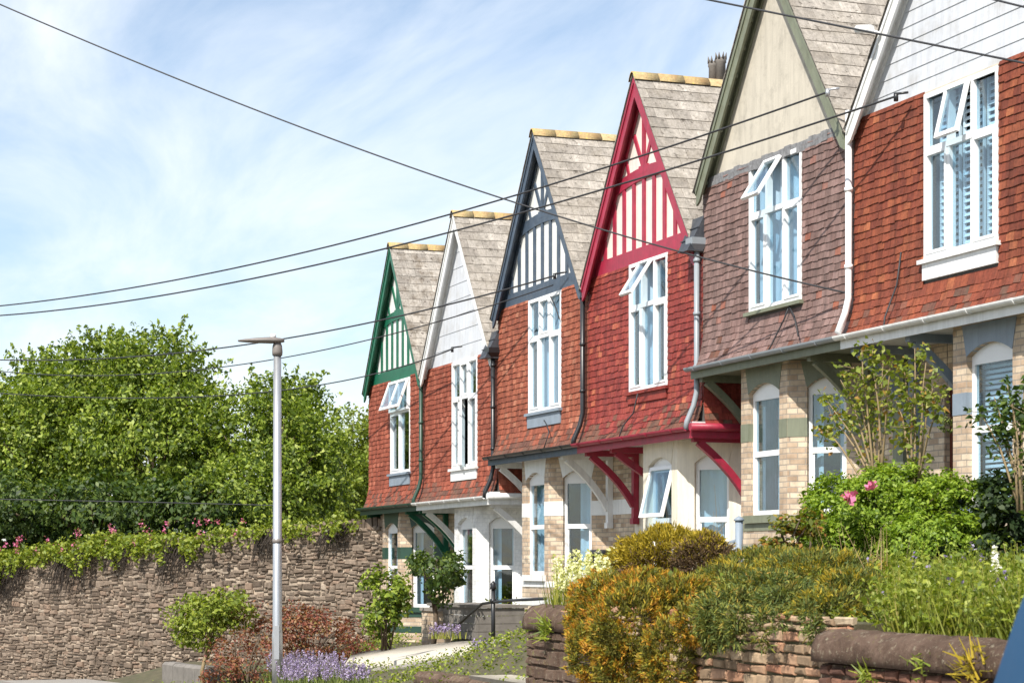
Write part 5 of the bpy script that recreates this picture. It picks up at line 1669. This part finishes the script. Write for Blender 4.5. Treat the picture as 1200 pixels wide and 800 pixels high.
# orange heather tumbling over the wall, the domed one behind it
heath('large orange and green heather tumbling over the stone wall at the front', [gblob(752, 738, -6.85, 66, 52, .6), gblob(702, 762, -6.9, 40, 38, .6), gblob(786, 768, -6.9, 36, 44, .5), gblob(712, 705, -6.6, 44, 32, .7), gblob(800, 702, -6.5, 44, 28, .7), gblob(760, 692, -6.4, 40, 24, .8), gblob(740, 785, -6.95, 44, 34, .5), gblob(688, 730, -6.8, 26, 26, .6), gblob(815, 728, -6.8, 26, 26, .5)],
      ['leaf_dkheath', 'leaf_dkheath', 'leaf_gc', 'leaf_gc', 'leaf_gold', 'leaf_orange'], 0.034, 4600, 8, tips=True)
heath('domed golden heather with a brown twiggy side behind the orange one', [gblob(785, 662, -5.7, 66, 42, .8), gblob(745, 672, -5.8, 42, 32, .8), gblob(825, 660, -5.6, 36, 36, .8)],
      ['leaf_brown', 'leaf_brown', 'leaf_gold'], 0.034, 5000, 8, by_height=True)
heath('dark green trailing juniper hanging over the stone wall', [gblob(868, 712, -6.55, 54, 22, .7), gblob(842, 726, -6.8, 32, 24, .5), gblob(925, 706, -6.5, 46, 18, .7), gblob(900, 690, -6.2, 50, 20, .8)] + [gblob(rnd.uniform(825, 965), rnd.uniform(722, 752), -6.86, rnd.uniform(6, 12), rnd.uniform(10, 24), .6) for _ in range(16)],
      ['leaf_dkheath', 'leaf_juniper', 'leaf_juniper', 'leaf_juniper', 'leaf_gc'], 0.040, 3000, 8, tips=True, droop=.5, name='juniper', width=.012)
heath('golden green ground-hugging conifer behind the juniper', [gblob(960, 672, -5.4, 75, 26, .9), gblob(900, 668, -5.2, 60, 24, .9), gblob(1005, 690, -5.8, 45, 24, .8), gblob(855, 685, -5.9, 45, 22, .8), gblob(975, 712, -6.3, 50, 18, .7)],
      ['leaf_dkheath', 'leaf_juniper', 'leaf_juniper', 'leaf_gc', 'leaf_gc', 'leaf_gold'], 0.038, 3000, 8, tips=True, name='spreading_conifer', width=.012)

# clipped bright green bush with roses
shrub('evergreen_bush', 'rounded bright green bush below the rose canes', 'shrub',
      [gblob(1040, 610, -3.4, 85, 54), gblob(985, 600, -3.6, 44, 46), gblob(1110, 605, -3.3, 58, 48), gblob(1055, 575, -3.3, 55, 30), gblob(1000, 640, -3.7, 62, 34), gblob(1090, 635, -3.7, 62, 36)], M['leaf_box'], .046, 240, .10, 56, None, 8, .35, .5)
shrub('dark_shrub', 'dark glossy shrub at the right edge below the last rose', 'shrub',
      [gblob(1165, 610, -3.0, 55, 52), gblob(1205, 590, -2.8, 45, 55), gblob(1130, 650, -3.4, 60, 30)], M['leaf_dark'], .07, 90, .15, 40, None, 6)
shrub('photinia', 'small yellow and red leaved shrub left of the bright green bush', 'shrub',
      [gblob(930, 632, -4.4, 30, 28), gblob(915, 650, -4.5, 30, 18), gblob(945, 615, -4.3, 16, 16)], M['leaf_photinia'], .07, 110, .11, 22, None, 8)
shrub('photinia', 'low red tipped plant beside the blue grey post', 'shrub',
      [gblob(885, 655, -4.6, 18, 14)], M['leaf_photinia'], .06, 120, .08, 20, None, 4)

# tall roses
def rose(label, base_px, tips, y, n_leaf, mat, hips=None):
    base = at(base_px[0], base_px[1], y)
    t = thing('climbing_rose', label, 'rose', base[:], 'tall roses')
    mb = MB(); pts = []
    for px, py in tips:
        tip = at(px, py, y + rnd.uniform(-.15, .15))
        st = base + Vector((rnd.uniform(-.06, .06), rnd.uniform(-.05, .05), 0))
        mid = st.lerp(tip, .55) + Vector((rnd.uniform(-.05, .05), 0, .06))
        path = [st, st.lerp(mid, .5), mid, mid.lerp(tip, .5) + Vector((rnd.uniform(-.03, .03), 0, .02)), tip]
        mb.tube(path, [.014, .012, .010, .007, .004], 6)
        for _ in range(n_leaf):
            s = rnd.random() ** .6
            q = mid.lerp(tip, s * 1.05) if rnd.random() < .85 else st.lerp(mid, rnd.random())
            c0 = np.array(q) + rng.normal(size=3) * np.array([.07, .07, .06])
            pts.append(c0 + rng.normal(size=(5, 3)) * .035)
            if rnd.random() < .25: mb.tube([q, Vector(c0)], .003, 4, 0, False)
    mb.build('canes', M['cane'], t, recalc=False, offset=base)
    V, Fq = leaf_cloud(np.concatenate(pts), .065, .5, .65, .35)
    quick_mesh('leaves', V, Fq, mat, t, offset=base)
    return t
rose('tall rose with bare forking canes and yellow green tips in front of the sage porch', (1028, 580), [(1010, 412), (1022, 405), (985, 445), (968, 468), (975, 490), (1000, 430), (1035, 420), (1043, 432), (1018, 455), (965, 500), (1030, 480)], -3.2, 16, M['leaf_rose'])
rose('slimmer upright rose in front of the blue grey porch', (1074, 580), [(1072, 408), (1085, 425), (1060, 435), (1095, 450), (1050, 470), (1098, 475), (1070, 460), (1060, 500)], -3.2, 15, M['leaf_rose'])
rose('dark leaved rose leaning in from the right edge', (1198, 600), [(1165, 465), (1180, 450), (1150, 485), (1188, 470), (1195, 490), (1172, 505), (1200, 455), (1210, 480)], -3.1, 18, M['leaf_tree_dark'])

def roses_on(label, px, py, y, r=.05):
    c_ = at(px, py, y)
    P = np.array(c_) + rng.normal(size=(26, 3)) * r * .55
    V, Fq = leaf_cloud(P, r * 1.3, .2, .9)
    t = quick_mesh('rose_bloom', V, Fq, M['petal_pink'])
    # put the origin at the bloom
    for v in t.data.vertices: v.co -= c_
    t.location = c_
    tag(t, label, 'flower')
roses_on('larger pink rose bloom on the bright green bush', 995, 583, -4.12, .055)
roses_on('smaller pink rose bloom right of the larger one', 1020, 569, -3.85, .04)

# pale yellow flower spikes
def spikes(label, name, pxs, py0, py1, y, mat_f, blade_mat, nblade, fl, spread=.1, cat='flowers'):
    xs = [p for p in pxs]
    base = at(sum(xs) / len(xs), py0, y)
    t = thing(name, label, cat, base[:])
    bl_c, bl_d, bl_l = [], [], []
    fp = []
    for px in xs:
        b = at(px, py0, y + rnd.uniform(-.25, .25)); h = (at(px, py1, y).z - b.z) * rnd.uniform(.75, 1.1)
        lean = Vector((rnd.uniform(-spread, spread), rnd.uniform(-spread, spread), 1)).normalized()
        bl_c.append(b); bl_d.append(lean); bl_l.append(h)
        for s in np.linspace(.55, 1.0, 10):
            q = np.array(b + lean * (h * s))
            fp.append(q + rng.normal(size=(4, 3)) * fl * (1.15 - s * .7))
        for _ in range(nblade):
            bb = b + Vector((rnd.uniform(-.12, .12), rnd.uniform(-.12, .12), 0))
            bl_c.append(bb); bl_d.append(Vector((rnd.uniform(-.35, .35), rnd.uniform(-.35, .35), 1))); bl_l.append(h * rnd.uniform(.35, .72))
    V, Fq = needle_cloud(np.array([v[:] for v in bl_c]), np.array([v[:] for v in bl_d]), np.array(bl_l), .016)
    quick_mesh('blades', V, Fq, blade_mat, t, offset=base)
    V, Fq = leaf_cloud(np.concatenate(fp), fl * 1.5, .3, .8)
    quick_mesh('flowers', V, Fq, mat_f, t, offset=base)
    return t
spikes('clump of tall pale yellow flower spikes left of the heather', 'flower_spikes', [rnd.uniform(648, 716) for _ in range(46)], 722, 650, -6.3, M['petal_cream'], M['grass_y'], 9, .022, .16)
spikes('purple catmint in a drift at the foot of the lamp post', 'catmint', [rnd.uniform(330, 432) for _ in range(120)], 808, 777, -6.9, M['petal_mauve'], M['leaf_juniper'], 4, .016, .4)
spikes('second bank of mauve catmint in front of the path edging', 'catmint', [rnd.uniform(318, 400) for _ in range(130)], 797, 765, -6.0, M['petal_mauve'], M['leaf_juniper'], 4, .016, .4)
spikes('small purple flowers below the timber planter', 'catmint', [rnd.uniform(508, 540) for _ in range(14)], 748, 730, -2.6, M['petal_mauve'], M['grass_y'], 4, .022, .5)
spikes('row of purple and dry heather along the path edging', 'heather_row', [rnd.uniform(555, 615) for _ in range(40)], 770, 748, -4.3, M['petal_mauve'], M['straw'], 6, .018, .5)
spikes('white foxglove type flower at the right edge of the meadow', 'white_flower', [1166, 1171], 690, 645, -5.6, M['petal_white'], M['grass_y'], 4, .020, .1)

# meadow bank on the right: nobody could count its stems
Cb, Db, Lb = [], [], []
for _ in range(5200):
    px = rng.uniform(1040, 1260); y = rng.uniform(-6.75, -4.6)
    b = at(px, 700, y); b.z = z_ground(b.x, max(b.y, -6.4)) + .0
    Cb.append((b.x, b.y, b.z)); Db.append((rng.normal() * .28, rng.normal() * .28, 1))
    Lb.append(rng.uniform(.22, .52) * (.75 + .5 * abs(mnoise.noise(Vector((b.x * 1.5, b.y * 1.5, 0))))))
V1, F1 = needle_cloud(np.array(Cb), np.array(Db), np.array(Lb), .012)
idx = rng.choice(len(Cb), 5200)
tipp = np.array(Cb)[idx] + np.array(Db)[idx] / np.linalg.norm(np.array(Db)[idx], axis=1, keepdims=True) * (np.array(Lb)[idx] * rng.uniform(.4, 1.0, len(idx)))[:, None]
P2 = np.concatenate([tipp + rng.normal(size=tipp.shape) * .03 for _ in range(4)])
V2, F2 = leaf_cloud(P2, .045, .4, .5)
idx3 = rng.choice(len(Cb), 60)
P3 = np.concatenate([np.array(Cb)[idx3] + np.array(Db)[idx3] * np.array(Lb)[idx3][:, None] * .98 + rng.normal(size=(len(idx3), 3)) * .015 for _ in range(5)])
V3, F3 = leaf_cloud(P3, .028, .4, .8)
V = np.concatenate([V1, V2, V3]); Fq = np.concatenate([F1, F2 + len(V1), F3 + len(V1) + len(V2)])
mi = np.concatenate([np.zeros(len(F1)), np.ones(len(F2)), np.full(len(F3), 2)])
mo = quick_mesh('meadow_grass', V, Fq, [M['grass_y'], M['leaf_ivy'], M['petal_mauve']], mi=mi)
mo['kind'] = 'stuff'; tag(mo, 'tall yellow green wild grasses and mauve flowers above the right wall', 'grass')

# dry stems
Cb = np.array([at(rng.uniform(985, 1050), 690, rng.uniform(-5.2, -4.6))[:] for _ in range(60)]); Cb[:, 2] -= .15
V, Fq = needle_cloud(Cb, np.column_stack([rng.normal(size=60) * .25, rng.normal(size=60) * .25, np.ones(60)]), rng.uniform(.3, .75, 60), .010)
ds = quick_mesh('dry_stems', V, Fq, M['straw']); ds['kind'] = 'stuff'; tag(ds, 'bare straw coloured stems at the left of the meadow', 'dry grass')
Cb = np.array([at(rng.uniform(790, 870), 690, rng.uniform(-5.0, -4.4))[:] for _ in range(40)])
V, Fq = needle_cloud(Cb, np.column_stack([rng.normal(size=40) * .5 - .3, rng.normal(size=40) * .3, np.ones(40)]), rng.uniform(.4, 1.0, 40), .008)
ds = quick_mesh('dry_stems', V, Fq, M['straw']); ds['kind'] = 'stuff'; tag(ds, 'long pale grass stalks standing behind the domed heather', 'dry grass')

# ground cover over the beds
def cover(name, label, n_, fn, mat, leaf, h):
    P = []
    for _ in range(n_):
        x, y = fn(); z = z_ground(x, y)
        if mnoise.noise(Vector((x * .9, y * .9, 1.7))) < -.15: continue
        hh = h * (.4 + abs(mnoise.noise(Vector((x * 1.7, y * 1.7, 4)))) * 1.6)
        P.append(np.array([x, y, z + rng.uniform(0, hh)]) + rng.normal(size=(5, 3)) * .05)
    V, Fq = leaf_cloud(np.concatenate(P), leaf, .5, .6)
    o = quick_mesh(name, V, Fq, mat); o['kind'] = 'stuff'; tag(o, label, 'ground cover'); return o
cover('undergrowth', 'mixed low green growth over the upper garden beds', 4200, lambda: (rng.uniform(5.6, 16), rng.uniform(-6.5, -1.5)), M['leaf_ivy'], .06, .3)
cover('undergrowth', 'green weeds along the low beds beside the path', 2600, lambda: (rng.uniform(-16, 4.5), rng.uniform(-6.6, -4.3)), M['leaf_ivy'], .045, .04)
cover('undergrowth', 'yellow green weeds under the bay windows', 1500, lambda: (rng.uniform(-21, -4.6), rng.uniform(-1.4, -.2)), M['leaf_ivy'], .06, .22)

# bronze shrubs, small trees and bushes in front of the rubble wall
def zblob(px, py, Z, rpx, rpy, d=1.0):
    p = atz(px, py, Z); s = Z / F
    return (p.x, p.y, p.z, rpx * s * d, rpx * s, rpy * s)
shrub('bronze_shrub', 'bronze red shrub spreading right of the lamp post', 'shrub',
      [zblob(365, 745, 38, 48, 34), zblob(410, 750, 40, 32, 26), zblob(345, 735, 38, 30, 28)], M['leaf_red'], .065, 42, .2, 34, None, 22)
shrub('bronze_shrub', 'dark red shrub left of the lamp post under the little yellow tree', 'shrub',
      [zblob(285, 770, 35, 42, 32), zblob(300, 740, 37, 34, 30), zblob(262, 785, 34, 26, 20)], M['leaf_red'], .06, 40, .2, 32, None, 22)
tb_ = atz(242, 795, 37)
tree('little yellow green ornamental tree in front of the stone wall', (tb_.x, tb_.y, tb_.z - .3), [zblob(240, 722, 37, 40, 32), zblob(270, 712, 37, 30, 24), zblob(222, 738, 37, 22, 18)], M['leaf_ivy'], .08, 70, .2, 34, None, .035, 14, M['cane'], 'ornamental_tree')
tb_ = at(505, 752, -2.2)
tree('small dark leaved tree in front of the green house bay', (tb_.x, tb_.y, tb_.z - .1), [gblob(515, 668, -2.2, 32, 22), gblob(530, 672, -2.1, 20, 16), gblob(497, 660, -2.2, 18, 14), gblob(512, 690, -2.2, 16, 12)], M['leaf_tree_dark'], .09, 60, .2, 30, None, .045, 12, M['bark'], 'ornamental_tree')
shrub('garden_bush', 'upright green bush at the foot of the stone wall by the green house', 'shrub',
      [gblob(452, 690, -2.6, 24, 28), gblob(446, 720, -2.7, 20, 28), gblob(466, 700, -2.5, 16, 30)], M['leaf_tree'], .10, 55, .2, 34, None, 8, base=at(452, 755, -2.6)[:])
# wall-side ferns on the front walls
def fern(label, px, py, y, mat, n_=40, l_=.14):
    c_ = at(px, py, y)
    D = np.column_stack([rng.normal(size=n_) * .8, -np.abs(rng.normal(size=n_)) * .6, rng.normal(size=n_) * .5 + .45])
    C_ = np.repeat(np.array(c_)[None], n_, 0) + rng.normal(size=(n_, 3)) * .06 * np.array([1, .2, 1])
    V, Fq = needle_cloud(C_, D, rng.uniform(.5, 1.2, n_) * l_, .016)
    o = quick_mesh('wall_fern', V - np.array(c_), Fq, mat); o.location = c_
    tag(o, label, 'plant', 'small plants rooted in the front walls')
fern('yellow fern rooted in the right brick wall near the blue car', 1140, 785, -7.13, M['leaf_gold'], 60, .13)
fern('small green tuft in the right brick wall below the middle of its coping', 1080, 778, -7.13, M['leaf_ivy'], 30, .07)
fern('small weedy plant low on the left part of the right brick wall', 1015, 792, -7.13, M['leaf_ivy'], 40, .1)
fern('yellow green tuft on the dark wall end with the mossy coping', 640, 738, wy - .08, M['leaf_ivy'], 70, .14)
# hanging basket by the red-brown door
hbp = at(1110, 492, .45)
hb = thing('hanging_basket', 'round leafy hanging basket beside the red brown door', 'hanging basket', hbp[:])
P, O_ = clumps([(hbp.x, hbp.y, hbp.z, .14, .14, .15)], 700, .04, 10, .3)
V, Fq = leaf_cloud(P, .035, .3, .6, .3, O_); quick_mesh('foliage', V, Fq, M['leaf_juniper'], hb, offset=hbp)
mb = MB()
zs_ = ZC + GUT - .1
for k in range(3):
    a = k * 2.1
    mb.tube([(hbp.x + .12 * math.cos(a), hbp.y + .12 * math.sin(a), hbp.z + .05), (hbp.x, hbp.y, hbp.z + .42)], .004, 4)
mb.tube([(hbp.x, hbp.y, hbp.z + .42), (hbp.x, hbp.y, zs_)], .004, 4)
mb.build('chain', M['black'], hb, offset=hbp)

# ------------------------------------------------------------------ blue car parked at the kerb, only its near corner is in the picture
def build_car(loc):
    t = thing('parked_van', 'small blue panel van at the kerb just entering the bottom right corner', 'van', loc)
    paintm = M['car_blue']
    # stations along x: (x, half width low, half width belt, half width roof, z sill, z belt, z roof)
    L = [(-2.05, .62, .70, .60, .35, .72, .74), (-1.95, .78, .80, .66, .28, .80, .83), (-1.2, .84, .85, .70, .25, .93, .96), (-.75, .84, .86, .72, .24, .98, 1.05),
         (-.1, .85, .87, .66, .24, 1.0, 1.53), (.7, .85, .87, .67, .24, 1.02, 1.60), (1.4, .85, .86, .66, .25, 1.04, 1.57), (1.85, .83, .84, .62, .28, 1.04, 1.44), (2.0, .78, .80, .60, .32, 1.0, 1.06), (2.05, .70, .72, .58, .38, .9, .92)]
    L = [(a, b * 1.02, c_ * 1.02, d * 1.02, e_, f_ * 1.12, g_ * 1.14) for a, b, c_, d, e_, f_, g_ in L]
    mb = MB()
    rings = []
    for x, wl_, wb, wr, zs, zb, zr in L:
        half = [(0, zs), (wl_ * .9, zs), (wl_, zs + .1), (wb, lerp(zs, zb, .55)), (wb * .985, zb), (lerp(wb, wr, .5) * .99, lerp(zb, zr, .5)), (wr, zr - .05), (wr * .86, zr), (0, zr + .015)]
        ring = half + [(-p, q) for p, q in half[-2:0:-1]]
        rings.append([Vector((x, p, q)) for p, q in ring])
    n_ = len(rings[0])
    vs = [q for r_ in rings for q in r_]
    fs, ms = [], []
    for i in range(len(rings) - 1):
        for k in range(n_):
            fs.append((i * n_ + k, i * n_ + (k + 1) % n_, (i + 1) * n_ + (k + 1) % n_, (i + 1) * n_ + k))
    mb.mesh(vs, fs + [tuple(range(n_)), tuple((len(rings) - 1) * n_ + k for k in range(n_))], 0, True)
    body = mb.build('body', paintm, t)
    for sgn in (-1, 1):
        for x0, x1 in ((-.05, .50),):
            g = MB()
            ya = lambda z: sgn * (lerp(.882, .683, (z / 1.13 - 1.0) / .55) - .016)
            vs = [(x0, ya(1.20), 1.20), (x1, ya(1.20), 1.20), (x1, ya(1.63), 1.63), (x0 + (.02 if x0 > 0 else .05), ya(1.61), 1.61)]
            vs2 = [(a, b - sgn * .02, c_) for a, b, c_ in vs]
            g.mesh(vs + vs2, [(0, 1, 2, 3), (4, 5, 6, 7), (0, 1, 5, 4), (1, 2, 6, 5), (2, 3, 7, 6), (3, 0, 4, 7)])
            g.build('side_window', M['car_glass'], t)
        dr = MB(); dr.tube([(-.7, sgn * .875, 1.16), (1.75, sgn * .862, 1.20)], .014, 6); dr.build('door_rail', M['black'], t)
        dr = MB(); dr.tube([(-.1, sgn * .690, 1.72), (.7, sgn * .700, 1.79), (1.4, sgn * .690, 1.76)], .018, 6); dr.build('roof_seam', M['car_blue'], t)
        for x in (-1.3, 1.3):
            w = MB(); w.tube([(x, sgn * .87, .31), (x, sgn * .66, .31)], .31, 24)
            wo = w.build('wheel', M['black'], t)
            r2 = MB(); r2.tube([(x, sgn * .885, .31), (x, sgn * .872, .31)], [.16, .2], 16); r2.build('rim', M['galv'], wo)
        hl_ = MB(); hl_.tube([(-2.0, sgn * .58, .62), (-1.90, sgn * .60, .64)], [.07, .09], 10); hl_.build('headlight', M['white'], t)
        tl = MB(); tl.box(1.96, 2.045, sgn * .62 - .08, sgn * .62 + .08, .72, .9); tl.build('tail_light', M['crimson'], t)
    g = MB()
    vs = [(1.885, -.44, 1.54), (1.885, .44, 1.54), (2.012, .50, 1.22), (2.012, -.50, 1.22)]
    vs2 = [(a - .02, b, c_ - .01) for a, b, c_ in vs]
    g.mesh(vs + vs2, [(0, 1, 2, 3), (4, 5, 6, 7), (0, 1, 5, 4), (1, 2, 6, 5), (2, 3, 7, 6), (3, 0, 4, 7)]); g.build('rear_window', M['car_glass'], t)
    return t
M['car_blue'] = paint('metallic_blue', (0.035, 0.10, 0.20), .7, .06, 2, None, .01)
M['car_blue'].node_tree.nodes['Principled BSDF'].inputs['Specular IOR Level'].default_value = 0.05
M['car_glass'] = paint('tinted_glass', (0.012, 0.016, 0.02), .05, .05, 2, None, .0)
cp_ = atz(1187, 740, 8.0)
car = build_car((19.39, -9.49, z_street(cp_.x) + .03))
car.rotation_euler.z = R(-30)
